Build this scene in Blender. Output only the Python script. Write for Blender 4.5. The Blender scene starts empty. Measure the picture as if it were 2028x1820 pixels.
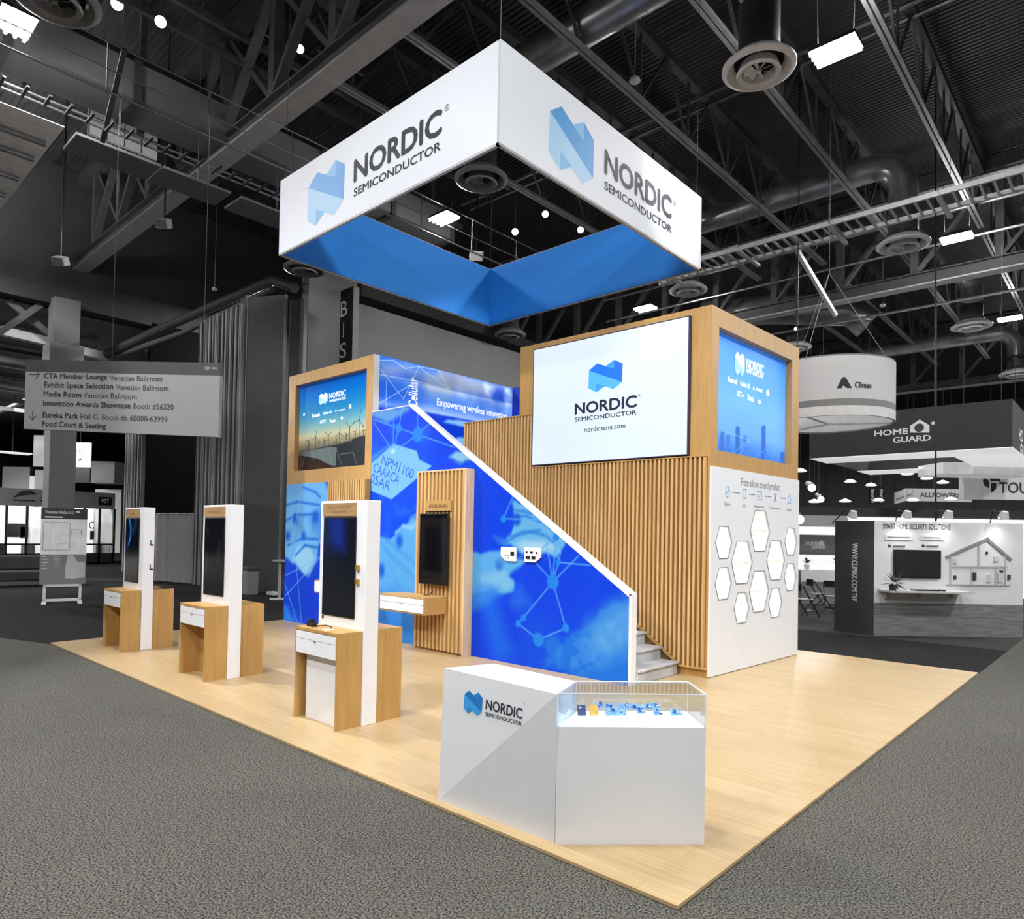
import bpy, bmesh, math, random
import numpy as np
from mathutils import Vector, Matrix

random.seed(7)
rng = np.random.default_rng(7)
SC = bpy.context.scene
COL = SC.collection
PI = math.pi

# ------------------------------------------------------------------ camera
CP = dict(x=1.7625, y=-3.2709, z=1.93, yaw=0.7438, pitch=0.0191, roll=0.0189, f=1364.69, cx=1004.58, cy=1031.46)
_y, _p, _r = CP['yaw'], CP['pitch'], CP['roll']
C0 = Vector((CP['x'], CP['y'], CP['z']))
FW = Vector((-math.sin(_y)*math.cos(_p), math.cos(_y)*math.cos(_p), math.sin(_p)))
_rt = Vector((math.cos(_y), math.sin(_y), 0)); _up = _rt.cross(FW)
RT = math.cos(_r)*_rt + math.sin(_r)*_up
UP = -math.sin(_r)*_rt + math.cos(_r)*_up
cam = bpy.data.cameras.new('camera'); camo = bpy.data.objects.new('camera', cam); COL.objects.link(camo)
M3 = Matrix((RT, UP, -FW)).transposed()
camo.matrix_world = Matrix.Translation(C0) @ M3.to_4x4()
cam.sensor_fit = 'HORIZONTAL'; cam.sensor_width = 36.0; cam.lens = CP['f']*36.0/2028
cam.shift_x = (1014-CP['cx'])/2028; cam.shift_y = (CP['cy']-910)/2028
cam.clip_start = 0.1; cam.clip_end = 400
SC.camera = camo

# ------------------------------------------------------------------ world, exposure, hall lighting
SC.view_settings.view_transform = 'Standard'; SC.view_settings.look = 'None'
SC.view_settings.exposure = 0.0; SC.view_settings.gamma = 1.0; SC.view_settings.use_curve_mapping = False
w = bpy.data.worlds.new('World'); SC.world = w; w.use_nodes = True
w.node_tree.nodes['Background'].inputs[0].default_value = (0.8, 0.82, 0.85, 1)
w.node_tree.nodes['Background'].inputs[1].default_value = 0.03

def area_light(name, loc, power, size, target=None, color=(1, 1, 1), spread=180):
    L = bpy.data.lights.new(name, 'AREA'); L.energy = power; L.shape = 'RECTANGLE'; L.size = size[0]; L.size_y = size[1]
    L.color = color; L.spread = math.radians(spread)
    o = bpy.data.objects.new(name, L); COL.objects.link(o); o.location = loc
    if target is not None:
        d = Vector(target)-Vector(loc); o.rotation_euler = d.to_track_quat('-Z', 'Y').to_euler()
    return o
def spot_light(name, loc, power, target, angle=40, blend=.5, radius=.12, color=(.975, .985, 1)):
    L = bpy.data.lights.new(name, 'SPOT'); L.energy = power; L.spot_size = math.radians(angle); L.spot_blend = blend
    L.shadow_soft_size = radius; L.color = color
    o = bpy.data.objects.new(name, L); COL.objects.link(o); o.location = loc
    d = Vector(target)-Vector(loc); o.rotation_euler = d.to_track_quat('-Z', 'Y').to_euler()
    return o
# the hall's high-bay grid (the fixtures are built further down where the photo shows them)
BUILT = ((-12.6, -.4), (-2.3, 9.7), (-12.6, 9.7), (-2.3, 20.0), (-12.6, 20.0), (-2.3, 30.0))   # these six shine through their own tubes
for gx in (-22.9, -12.6, -2.3, 8.0):
    for gy in (-10.5, -0.4, 9.7, 20.0, 30.0, 40.0):
        if (gx, gy) not in BUILT:
            area_light('high_bay_lamp', (gx, gy, 10.62), (1250 if gx > -5 else 900) if gy < -5 else (1100 if gx < -20 or gx > 5 else 500) if gy < 15 else 1300, (1.3, .7))
        if gx > -10: area_light('ceiling_fill_light', (gx, gy, 11.05), 80, (1.2, .6), (gx, gy, 14))  # upward lamps added above the grid to brighten the dark ceiling
for gx, gy in ((-32, -4), (-42, 1), (-42, -9), (-55, 2)):
    area_light('next_hall_lamp', (gx, gy, 9.2), 2600, (2, 1))
# booth spotlights from the hanging rig, plus one added for the back wall
spot_light('booth_spotlight', (-3.5, -5.4, 10.4), 2300, (-6.5, 4.4, 1.9), 48)
spot_light('booth_spotlight', (2.6, -4.2, 10.4), 1500, (-3.2, 4.0, 1.6), 44)
spot_light('booth_spotlight', (-11.2, -1.2, 10.4), 3200, (-4.5, 2.5, 0.2), 60)
spot_light('booth_spotlight', (3.6, 4.5, 10.4), 1300, (-2.4, 6.6, 2.2), 50)
spot_light('booth_spotlight', (2.0, 6.4, 10.4), 3000, (-8.6, 6.4, 4.6), 20)  # extra spot, added to brighten the back wall print
spot_light('booth_spotlight', (-12.0, -4.0, 10.4), 1700, (-10.2, 4.3, 3.2), 40)

# ------------------------------------------------------------------ pixel to place (the frame is 2028 x 1820)
def ray(px, py): return FW + (px-CP['cx'])/CP['f']*RT - (py-CP['cy'])/CP['f']*UP
def on(ax, val, px, py):
    d = ray(px, py); return C0 + d*((val-C0[ax])/d[ax])
def onx(X, px, py): return on(0, X, px, py)
def ony(Y, px, py): return on(1, Y, px, py)
def onz(Z, px, py): return on(2, Z, px, py)
def at(px, py, depth): return C0 + ray(px, py)*depth

class Plane:
    """A flat face with an origin and two unit directions; hit() gives its coordinates under a sight line."""
    def __init__(s, o, u, v=(0, 0, 1)):
        s.o = Vector(o); s.u = Vector(u).normalized(); s.v = Vector(v).normalized(); s.n = s.u.cross(s.v).normalized()
    def hit(s, px, py):
        d = ray(px, py); t = (s.o-C0).dot(s.n)/d.dot(s.n); q = C0+d*t-s.o
        k = s.u.dot(s.v); a = q.dot(s.u); b = q.dot(s.v); den = 1-k*k
        return (a-k*b)/den, (b-k*a)/den
    def pt(s, a, b, off=0.0): return s.o+s.u*a+s.v*b+s.n*off
def planey(Y): return Plane((0, Y, 0), (1, 0, 0))
def planex(X): return Plane((X, 0, 0), (0, 1, 0))

# ------------------------------------------------------------------ materials
def lin(c):
    c = np.asarray(c, float)/255.0
    return tuple(np.where(c <= .04045, c/12.92, ((c+.055)/1.055)**2.4))
MATS = {}
def mat(name, rgb=(200, 200, 200), rough=.5, metal=0.0, emit=0.0, ergb=None, var=.06, scale=6.0, stretch=(1, 1, 1), bump=0.0, spec=.5, rgb2=None, contrast=(.35, .65)):
    if name in MATS: return MATS[name]
    m = bpy.data.materials.new(name); m.use_nodes = True; MATS[name] = m
    nt = m.node_tree; N = nt.nodes; L = nt.links; b = N['Principled BSDF']
    tc = N.new('ShaderNodeTexCoord'); mp = N.new('ShaderNodeMapping'); no = N.new('ShaderNodeTexNoise')
    mp.inputs['Scale'].default_value = stretch; no.inputs['Scale'].default_value = scale; no.inputs['Detail'].default_value = 5
    L.new(tc.outputs['Object'], mp.inputs[0]); L.new(mp.outputs[0], no.inputs['Vector'])
    cr = N.new('ShaderNodeValToRGB'); L.new(no.outputs['Fac'], cr.inputs[0])
    c = np.array(lin(rgb))
    c2 = np.array(lin(rgb2)) if rgb2 is not None else np.minimum(c*(1+var), 1)
    c1 = c if rgb2 is not None else c*(1-var)
    cr.color_ramp.elements[0].position = contrast[0]; cr.color_ramp.elements[1].position = contrast[1]
    cr.color_ramp.elements[0].color = (*c1, 1); cr.color_ramp.elements[1].color = (*c2, 1)
    L.new(cr.outputs[0], b.inputs['Base Color'])
    b.inputs['Roughness'].default_value = rough; b.inputs['Metallic'].default_value = metal
    b.inputs['Specular IOR Level'].default_value = spec
    if emit > 0:
        b.inputs['Emission Color'].default_value = (*lin(ergb or rgb), 1); b.inputs['Emission Strength'].default_value = emit
    if bump > 0:
        bp = N.new('ShaderNodeBump'); bp.inputs['Strength'].default_value = bump; bp.inputs['Distance'].default_value = .01
        L.new(no.outputs['Fac'], bp.inputs['Height']); L.new(bp.outputs[0], b.inputs['Normal'])
    return m
def painted(name, rough=.45, emit=0.0, spec=.4):
    if name in MATS: return MATS[name]
    m = bpy.data.materials.new(name); m.use_nodes = True; MATS[name] = m
    nt = m.node_tree; b = nt.nodes['Principled BSDF']
    a = nt.nodes.new('ShaderNodeVertexColor'); a.layer_name = 'print'
    nt.links.new(a.outputs[0], b.inputs['Base Color']); b.inputs['Roughness'].default_value = rough
    b.inputs['Specular IOR Level'].default_value = spec
    if emit > 0:
        nt.links.new(a.outputs[0], b.inputs['Emission Color']); b.inputs['Emission Strength'].default_value = emit
    return m
def glass_mat(name, tint=(245, 250, 255), rough=.02):
    m = bpy.data.materials.new(name); m.use_nodes = True; MATS[name] = m
    nt = m.node_tree; N = nt.nodes; L = nt.links; N.remove(N['Principled BSDF'])
    out = N['Material Output']; mx = N.new('ShaderNodeMixShader'); fr = N.new('ShaderNodeMath'); lw = N.new('ShaderNodeLayerWeight'); ad = N.new('ShaderNodeMath'); tr = N.new('ShaderNodeBsdfTransparent'); gl = N.new('ShaderNodeBsdfGlossy')
    tr.inputs[0].default_value = (*lin(tint), 1); gl.inputs['Roughness'].default_value = rough
    lw.inputs[0].default_value = .5; fr.operation = 'POWER'; fr.inputs[1].default_value = 4; L.new(lw.outputs['Facing'], fr.inputs[0]); ad.operation = 'MULTIPLY_ADD'; ad.inputs[1].default_value = .5; ad.inputs[2].default_value = .03; L.new(fr.outputs[0], ad.inputs[0])
    L.new(ad.outputs[0], mx.inputs[0]); L.new(tr.outputs[0], mx.inputs[1]); L.new(gl.outputs[0], mx.inputs[2]); L.new(mx.outputs[0], out.inputs[0])
    return m

def plank_mat(name, c1, c2, cm, length=1.2, width=.14):
    m = bpy.data.materials.new(name); m.use_nodes = True; MATS[name] = m
    nt = m.node_tree; N = nt.nodes; L = nt.links; b = N['Principled BSDF']
    tc = N.new('ShaderNodeTexCoord'); br = N.new('ShaderNodeTexBrick'); L.new(tc.outputs['Object'], br.inputs['Vector'])
    br.inputs['Color1'].default_value = (*lin(c1), 1); br.inputs['Color2'].default_value = (*lin(c2), 1); br.inputs['Mortar'].default_value = (*lin(cm), 1)
    br.inputs['Scale'].default_value = 1.0; br.inputs['Brick Width'].default_value = length; br.inputs['Row Height'].default_value = width
    br.inputs['Mortar Size'].default_value = .0012; br.offset = .37
    mp = N.new('ShaderNodeMapping'); mp.inputs['Scale'].default_value = (.8, 14, 1); no = N.new('ShaderNodeTexNoise'); no.inputs['Scale'].default_value = 2.2; no.inputs['Detail'].default_value = 6
    L.new(tc.outputs['Object'], mp.inputs[0]); L.new(mp.outputs[0], no.inputs['Vector'])
    cr = N.new('ShaderNodeValToRGB'); cr.color_ramp.elements[0].color = (.8, .76, .7, 1); cr.color_ramp.elements[1].color = (1.0, 1.0, 1.0, 1)
    cr.color_ramp.elements[0].position = .3; cr.color_ramp.elements[1].position = .6
    L.new(no.outputs['Fac'], cr.inputs[0])
    mx = N.new('ShaderNodeMixRGB'); mx.blend_type = 'MULTIPLY'; mx.inputs[0].default_value = .75
    L.new(br.outputs[0], mx.inputs[1]); L.new(cr.outputs[0], mx.inputs[2]); L.new(mx.outputs[0], b.inputs['Base Color'])
    b.inputs['Roughness'].default_value = .38; b.inputs['Specular IOR Level'].default_value = .4
    return m
def carpet_mat(name, c1, c2, scale=70, bump=.6):
    m = bpy.data.materials.new(name); m.use_nodes = True; MATS[name] = m
    nt = m.node_tree; N = nt.nodes; L = nt.links; b = N['Principled BSDF']
    tc = N.new('ShaderNodeTexCoord'); n1 = N.new('ShaderNodeTexNoise'); n1.inputs['Scale'].default_value = scale; n1.inputs['Detail'].default_value = 3
    n2 = N.new('ShaderNodeTexNoise'); n2.inputs['Scale'].default_value = 1.2; n2.inputs['Detail'].default_value = 2
    L.new(tc.outputs['Object'], n1.inputs['Vector']); L.new(tc.outputs['Object'], n2.inputs['Vector'])
    cr = N.new('ShaderNodeValToRGB'); cr.color_ramp.elements[0].position = .36; cr.color_ramp.elements[1].position = .64
    cr.color_ramp.elements[0].color = (*lin(c1), 1); cr.color_ramp.elements[1].color = (*lin(c2), 1); L.new(n1.outputs['Fac'], cr.inputs[0])
    c3 = N.new('ShaderNodeValToRGB'); c3.color_ramp.elements[0].color = (.82, .82, .82, 1); c3.color_ramp.elements[1].color = (1, 1, 1, 1); L.new(n2.outputs['Fac'], c3.inputs[0])
    mx = N.new('ShaderNodeMixRGB'); mx.blend_type = 'MULTIPLY'; mx.inputs[0].default_value = 1
    L.new(cr.outputs[0], mx.inputs[1]); L.new(c3.outputs[0], mx.inputs[2]); L.new(mx.outputs[0], b.inputs['Base Color'])
    b.inputs['Roughness'].default_value = .95; b.inputs['Specular IOR Level'].default_value = .1
    bp = N.new('ShaderNodeBump'); bp.inputs['Strength'].default_value = bump; bp.inputs['Distance'].default_value = .012
    L.new(n1.outputs['Fac'], bp.inputs['Height']); L.new(bp.outputs[0], b.inputs['Normal'])
    return m

WHITE = mat('white_laminate', (232, 232, 234), .35, var=.015)
WHITEP = mat('white_print_panel', (228, 231, 236), .4, var=.012)
OAK = mat('oak_veneer', (172, 132, 74), .45, rgb2=(194, 153, 92), scale=3, stretch=(9, 9, .7), contrast=(.25, .75))
OAKD = mat('oak_veneer_reveal', (166, 124, 66), .5, rgb2=(188, 146, 84), scale=3, stretch=(9, 9, .7))
SLAT = mat('oak_slat', (182, 140, 84), .5, rgb2=(216, 178, 122), scale=2.2, stretch=(16, 16, .5), contrast=(.3, .7))
SLATBACK = mat('oak_slat_backing', (120, 84, 44), .6, rgb2=(140, 100, 56), scale=3, stretch=(9, 9, .7))
MAPLE = plank_mat('maple_planks', (190, 165, 125), (181, 155, 114), (160, 134, 97))
CARPET = carpet_mat('grey_carpet', (36, 35, 33), (120, 118, 110), 80)
CARPETD = carpet_mat('charcoal_carpet', (26, 26, 27), (46, 46, 47))
CARPETM = carpet_mat('mid_grey_carpet', (48, 48, 49), (74, 74, 74))
BLACK = mat('black_plastic', (18, 18, 20), .4)
SCREEN = mat('dark_screen_glass', (12, 12, 16), .08, var=.1)
INK = mat('black_ink', (32, 36, 44), .6)
INKG = mat('grey_ink', (120, 122, 128), .6)
INKW = mat('white_ink', (236, 238, 240), .5)
CHROME = mat('brushed_steel', (170, 172, 176), .3, .9)
STEEL = mat('painted_roof_steel', (80, 80, 80), .6, var=.12, scale=3)
STEELD = mat('dark_roof_steel', (58, 58, 58), .6, var=.15, scale=3)
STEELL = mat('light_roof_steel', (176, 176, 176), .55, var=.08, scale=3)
DECK = mat('black_roof_deck', (44, 44, 44), .55, var=.15, scale=1.5)
GALV = mat('galvanised_duct', (165, 165, 166), .3, .75, var=.2, scale=2)
DUCTP = mat('painted_duct', (60, 60, 60), .6, var=.1)
TRAY = mat('zinc_tray', (196, 196, 196), .45, .2)
VENT = mat('diffuser_enamel', (214, 214, 214), .5)
VENTD = mat('diffuser_shadow_enamel', (120, 120, 120), .5)  # same enamel darkened, shade put into the colour of dim diffusers
LAMP = mat('lamp_tube', (255, 255, 255), .4, emit=520)
LAMPS = mat('small_lamp', (255, 255, 255), .4, emit=9)
BLACKW = mat('black_void_wall', (14, 14, 14), .9, spec=0)
INNER = mat('inner_wall_paint', (126, 126, 126), .8, var=.03, scale=1.0)
CHORD = mat('chord_steel', (122, 122, 122), .55, var=.1, scale=3)
WALLD = mat('dark_wall_paint', (56, 56, 56), .8, spec=.1, var=.08, scale=1.2)
WALLG = mat('grey_wall_paint', (104, 104, 104), .8, var=.04, scale=1.0)
WALLM = mat('mid_grey_panel_fabric', (84, 84, 84), .85, var=.06, scale=3)
GREYL = mat('light_grey_panel', (196, 196, 196), .6, var=.03)
GREYM = mat('mid_grey_panel', (128, 128, 128), .6, var=.04)
GREYD = mat('charcoal_panel', (58, 58, 58), .6, var=.05)
GLOW = mat('glowing_white_panel', (236, 236, 236), .5, emit=.85)  # for lamp faces; on booth walls the emission stands in for lighting
GLOWH = mat('niche_light_panel', (255, 253, 248), .5, emit=.5)
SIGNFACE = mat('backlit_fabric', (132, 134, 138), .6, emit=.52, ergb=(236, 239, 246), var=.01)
GLASS = glass_mat('acrylic_glass')

# ------------------------------------------------------------------ objects
LOC = {}
def tag(o, label=None, cat=None, group=None, kind=None):
    if label: o['label'] = label
    if cat: o['category'] = cat
    if group: o['group'] = group
    if kind: o['kind'] = kind
    return o
def thing(name, label, cat, loc=(0, 0, 0), rotz=0.0, group=None):
    o = bpy.data.objects.new(name, None); COL.objects.link(o); o.empty_display_size = .1
    o.location = loc; o.rotation_euler = (0, 0, rotz); LOC[o] = Vector(loc)
    return tag(o, label, cat, group)

class MB:
    def __init__(s): s.v = []; s.f = []; s.m = []
    def add(s, vs, fs, mi=0):
        k = len(s.v); s.v += [tuple(p) for p in vs]; s.f += [tuple(i+k for i in f) for f in fs]; s.m += [mi]*len(fs); return s
    def poly(s, pts, mi=0): return s.add(pts, [tuple(range(len(pts)))], mi)
    def box(s, a, b, mi=0):
        x0, y0, z0 = [min(a[i], b[i]) for i in range(3)]; x1, y1, z1 = [max(a[i], b[i]) for i in range(3)]
        return s.add([(x0,y0,z0),(x1,y0,z0),(x1,y1,z0),(x0,y1,z0),(x0,y0,z1),(x1,y0,z1),(x1,y1,z1),(x0,y1,z1)],
                     [(3,2,1,0),(4,5,6,7),(0,1,5,4),(1,2,6,5),(2,3,7,6),(3,0,4,7)], mi)
    def slab(s, pl, a0, b0, a1, b1, d0, d1, mi=0):
        """box on a Plane between two corners, from depth d0 to d1 along its normal"""
        c = [pl.pt(a, b, d) for d in (d0, d1) for a, b in ((a0,b0),(a1,b0),(a1,b1),(a0,b1))]
        return s.add(c, [(3,2,1,0),(4,5,6,7),(0,1,5,4),(1,2,6,5),(2,3,7,6),(3,0,4,7)], mi)
    def prism(s, pts, vec, mi=0):
        n = len(pts); v = Vector(vec); a = [Vector(p) for p in pts]; b = [p+v for p in a]
        return s.add(a+b, [tuple(reversed(range(n))), tuple(range(n, 2*n))]+[(i, (i+1) % n, n+(i+1) % n, n+i) for i in range(n)], mi)
    def bar(s, p, q, w, h, mi=0, up=(0, 0, 1)):
        p = Vector(p); q = Vector(q); d = (q-p).normalized(); u = Vector(up)
        if abs(d.dot(u)) > .98: u = Vector((1, 0, 0))
        x = d.cross(u).normalized(); z = x.cross(d).normalized()
        c = [e+x*(sx*w/2)+z*(sz*h/2) for e in (p, q) for sx, sz in ((-1,-1),(1,-1),(1,1),(-1,1))]
        return s.add(c, [(3,2,1,0),(4,5,6,7),(0,1,5,4),(1,2,6,5),(2,3,7,6),(3,0,4,7)], mi)
    def cyl(s, p, q, r0, r1=None, n=20, mi=0, caps=True):
        r1 = r0 if r1 is None else r1
        p = Vector(p); q = Vector(q); d = (q-p).normalized(); u = Vector((0, 0, 1)) if abs(d.z) < .95 else Vector((1, 0, 0))
        x = d.cross(u).normalized(); y = d.cross(x).normalized()
        vs = [e+(x*math.cos(2*PI*i/n)+y*math.sin(2*PI*i/n))*r for e, r in ((p, r0), (q, r1)) for i in range(n)]
        fs = [(i, (i+1) % n, n+(i+1) % n, n+i) for i in range(n)]
        if caps: fs += [tuple(reversed(range(n))), tuple(range(n, 2*n))]
        return s.add(vs, fs, mi)
    def tube(s, pts, r, n=8, mi=0):
        pts = [Vector(p) for p in pts]; vs = []
        for i, p in enumerate(pts):
            d = (pts[min(i+1, len(pts)-1)]-pts[max(i-1, 0)]).normalized(); u = Vector((0, 0, 1)) if abs(d.z) < .9 else Vector((1, 0, 0))
            x = d.cross(u).normalized(); y = d.cross(x).normalized()
            vs += [p+(x*math.cos(2*PI*k/n)+y*math.sin(2*PI*k/n))*r for k in range(n)]
        fs = [(i*n+k, i*n+(k+1) % n, (i+1)*n+(k+1) % n, (i+1)*n+k) for i in range(len(pts)-1) for k in range(n)]
        fs += [tuple(reversed(range(n))), tuple(range((len(pts)-1)*n, len(pts)*n))]
        return s.add(vs, fs, mi)
    def lathe(s, c, prof, n=40, mi=0):
        c = Vector(c); vs = [c+Vector((r*math.cos(2*PI*k/n), r*math.sin(2*PI*k/n), z)) for r, z in prof for k in range(n)]
        fs = [(i*n+k, i*n+(k+1) % n, (i+1)*n+(k+1) % n, (i+1)*n+k) for i in range(len(prof)-1) for k in range(n)]
        return s.add(vs, fs, mi)
    def ball(s, c, r, sc=(1, 1, 1), nu=14, nv=8, mi=0):
        prof = [(max(r*math.sin(PI*i/nv), 1e-4), -r*math.cos(PI*i/nv)*sc[2]) for i in range(nv+1)]
        return s.lathe(c, prof, nu, mi)
    def text(s, body, pl, a0, b0, w, h, off=.002, bold=0.0, mi=0):
        vs, fs = glyphs(body)
        x0, y0 = vs.min(0); x1, y1 = vs.max(0); sx = w/(x1-x0)
        sy = (h/(y1-y0)) if h else sx
        for k, (dx, dy) in enumerate(((0, 0), (-1, 0), (1, 0), (0, -1), (0, 1)) if bold else ((0, 0),)):
            s.add([pl.pt(a0+(x-x0+dx*bold)*sx, b0+(y-y0+dy*bold)*sy, off+k*.0002) for x, y in vs], fs, mi)
        return s
    def line(s, body, pl, a0, b0, w, cap, off=.002, bold=0.0, mi=0):
        """a line of lettering by its baseline start, its width and its capital height"""
        vs, fs = glyphs(body); x0 = vs[:, 0].min(); sx = w/(vs[:, 0].max()-x0); sy = cap/glyphs('H')[0][:, 1].max()
        for k, (dx, dy) in enumerate(((0, 0), (-1, 0), (1, 0), (0, -1), (0, 1)) if bold else ((0, 0),)):
            s.add([pl.pt(a0+(x-x0+dx*bold)*sx, b0+(y+dy*bold)*sy, off+k*.0002) for x, y in vs], fs, mi)
        return s
    def build(s, name, mats, parent=None, local=False, smooth=False, label=None, cat=None, group=None, kind=None, bevel=0.0):
        if not isinstance(mats, (list, tuple)): mats = [mats]
        V = np.array(s.v, float)
        if parent is not None: sh = Vector((0, 0, 0)) if local else LOC[parent]
        else:
            lo, hi = V.min(0), V.max(0); sh = Vector(((lo[0]+hi[0])/2, (lo[1]+hi[1])/2, lo[2]))
        me = bpy.data.meshes.new(name); me.from_pydata((V-np.array(sh)).tolist(), [], s.f)
        for m in mats: me.materials.append(m)
        if len(mats) > 1: me.polygons.foreach_set('material_index', s.m)
        if smooth:
            me.polygons.foreach_set('use_smooth', [True]*len(s.f))
            try: me.set_sharp_from_angle(angle=math.radians(38))
            except Exception: pass
        me.update()
        o = bpy.data.objects.new(name, me); COL.objects.link(o)
        if parent is not None:
            o.parent = parent; LOC[o] = LOC[parent]
        else:
            o.location = sh; LOC[o] = Vector(sh)
        if bevel > 0:
            bv = o.modifiers.new('bevel', 'BEVEL'); bv.width = bevel; bv.segments = 2; bv.limit_method = 'ANGLE'
        return tag(o, label, cat, group, kind)

_G = {}
def glyphs(body):
    k = body
    if k not in _G:
        cu = bpy.data.curves.new('glyphs', 'FONT'); cu.body = body; cu.resolution_u = 3
        ob = bpy.data.objects.new('glyphs', cu)
        COL.objects.link(ob); bpy.context.view_layer.update()
        me = bpy.data.meshes.new_from_object(ob.evaluated_get(bpy.context.evaluated_depsgraph_get()))
        vs = np.array([(v.co.x, v.co.y) for v in me.vertices]); fs = [tuple(p.vertices) for p in me.polygons]
        bpy.data.objects.remove(ob); bpy.data.curves.remove(cu); bpy.data.meshes.remove(me); _G[k] = (vs, fs)
    return _G[k]
def text_px(mb, body, pl, p0, p1, off=.003, bold=0.0, mi=0):
    """lettering whose lower left and upper right corners on plane pl are seen at p0 and p1"""
    a0, b0 = pl.hit(*p0); a1, b1 = pl.hit(*p1)
    return mb.text(body, pl, a0, min(b0, b1), a1-a0, abs(b1-b0), off, bold, mi)

# ------------------------------------------------------------------ printed artwork: a fine grid with a colour per point
class Art:
    def __init__(s, A, B): s.A = A; s.B = B; s.c = np.zeros(A.shape+(3,))
    def fill(s, rgb): s.c[:] = np.array(rgb)/255.; return s
    def mix(s, k, rgb): s.c += (np.array(rgb)/255.-s.c)*np.clip(k, 0, 1)[..., None]; return s
    def grad(s, stops, axis='B'):
        t = s.B if axis == 'B' else s.A
        for i in range(3): s.c[..., i] = np.interp(t, [q[0] for q in stops], [q[1][i]/255. for q in stops])
        return s
    def sd(s, pts):
        d = np.full(s.A.shape, 1e9); ins = np.zeros(s.A.shape, bool); n = len(pts)
        for i in range(n):
            (x0, y0), (x1, y1) = pts[i], pts[(i+1) % n]
            ex, ey = x1-x0, y1-y0; t = np.clip(((s.A-x0)*ex+(s.B-y0)*ey)/(ex*ex+ey*ey+1e-12), 0, 1)
            d = np.minimum(d, np.hypot(s.A-x0-t*ex, s.B-y0-t*ey))
            if y0 != y1:
                cr = ((y0 > s.B) != (y1 > s.B)) & (s.A < (x1-x0)*(s.B-y0)/(y1-y0)+x0); ins ^= cr
        return np.where(ins, -d, d)
    def poly(s, pts, rgb, soft=.01, al=1.0, wob=0.0): return s.mix(al*np.clip(.5-(s.sd(pts)+wob)/(2*soft), 0, 1), rgb)
    def disc(s, c, r, rgb, soft=.01, al=1.0, ry=None):
        d = np.hypot(s.A-c[0], (s.B-c[1])*(r/ry if ry else 1))-r; return s.mix(al*np.clip(.5-d/(2*soft), 0, 1), rgb)
    def line(s, p, q, wd, rgb, al=1.0, soft=None):
        soft = soft or wd*.4; ex, ey = q[0]-p[0], q[1]-p[1]; t = np.clip(((s.A-p[0])*ex+(s.B-p[1])*ey)/(ex*ex+ey*ey+1e-12), 0, 1)
        d = np.hypot(s.A-p[0]-t*ex, s.B-p[1]-t*ey)-wd/2; return s.mix(al*np.clip(.5-d/(2*soft), 0, 1), rgb)
    def path(s, pts, wd, rgb, al=1.0):
        for a, b in zip(pts[:-1], pts[1:]): s.line(a, b, wd, rgb, al)
        return s
    def noise(s, sc, seed=0, octs=4):
        r = np.random.default_rng(seed); out = np.zeros(s.A.shape); amp = 1.; tot = 0
        for o in range(octs):
            G = r.random((64, 64)); x = s.A*sc*2**o+100.37; y = s.B*sc*2**o+100.71
            xi = np.floor(x).astype(int); yi = np.floor(y).astype(int); fx = x-xi; fy = y-yi
            fx = fx*fx*(3-2*fx); fy = fy*fy*(3-2*fy); g = lambda i, j: G[i % 64, j % 64]
            out += amp*((g(xi,yi)*(1-fx)+g(xi+1,yi)*fx)*(1-fy)+(g(xi,yi+1)*(1-fx)+g(xi+1,yi+1)*fx)*fy); tot += amp; amp *= .5
        return out/tot
def printed(name, pl, a0, b0, a1, b1, nx, ny, paint, material, parent, off=.002, top=None, local=False):
    """a printed face on plane pl; paint(Art) colours it; top(a) bounds it above where the outline is not a rectangle"""
    a = np.linspace(a0, a1, nx); t = np.linspace(0, 1, ny)
    A = np.repeat(a[None, :], ny, 0); T = np.repeat(t[:, None], nx, 1)
    hi = np.full(nx, b1) if top is None else np.array([top(q) for q in a]); B = b0+T*(hi[None, :]-b0)
    art = Art(A, B); paint(art)
    O = np.array(pl.pt(0, 0, off))-(np.zeros(3) if local else np.array(LOC[parent])); P = O+A[..., None]*np.array(pl.u)+B[..., None]*np.array(pl.v)
    me = bpy.data.meshes.new(name); me.vertices.add(nx*ny); me.vertices.foreach_set('co', P.reshape(-1))
    i = (np.arange(ny-1)[:, None]*nx+np.arange(nx-1)[None, :]).reshape(-1)
    q = np.stack([i, i+1, i+nx+1, i+nx], 1).reshape(-1); nf = len(i)
    me.loops.add(nf*4); me.loops.foreach_set('vertex_index', q)
    me.polygons.add(nf); me.polygons.foreach_set('loop_start', np.arange(nf)*4)
    me.update(calc_edges=True)
    c = np.clip(art.c, 0, 1); c = np.where(c <= .04045, c/12.92, ((c+.055)/1.055)**2.4)
    rgba = np.concatenate([c, np.ones(c.shape[:2]+(1,))], 2).astype(np.float32)
    at_ = me.color_attributes.new('print', 'FLOAT_COLOR', 'POINT'); at_.data.foreach_set('color', rgba.reshape(-1))
    me.materials.append(material)
    o = bpy.data.objects.new(name, me); COL.objects.link(o); o.parent = parent; LOC[o] = LOC[parent]
    return o

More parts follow.
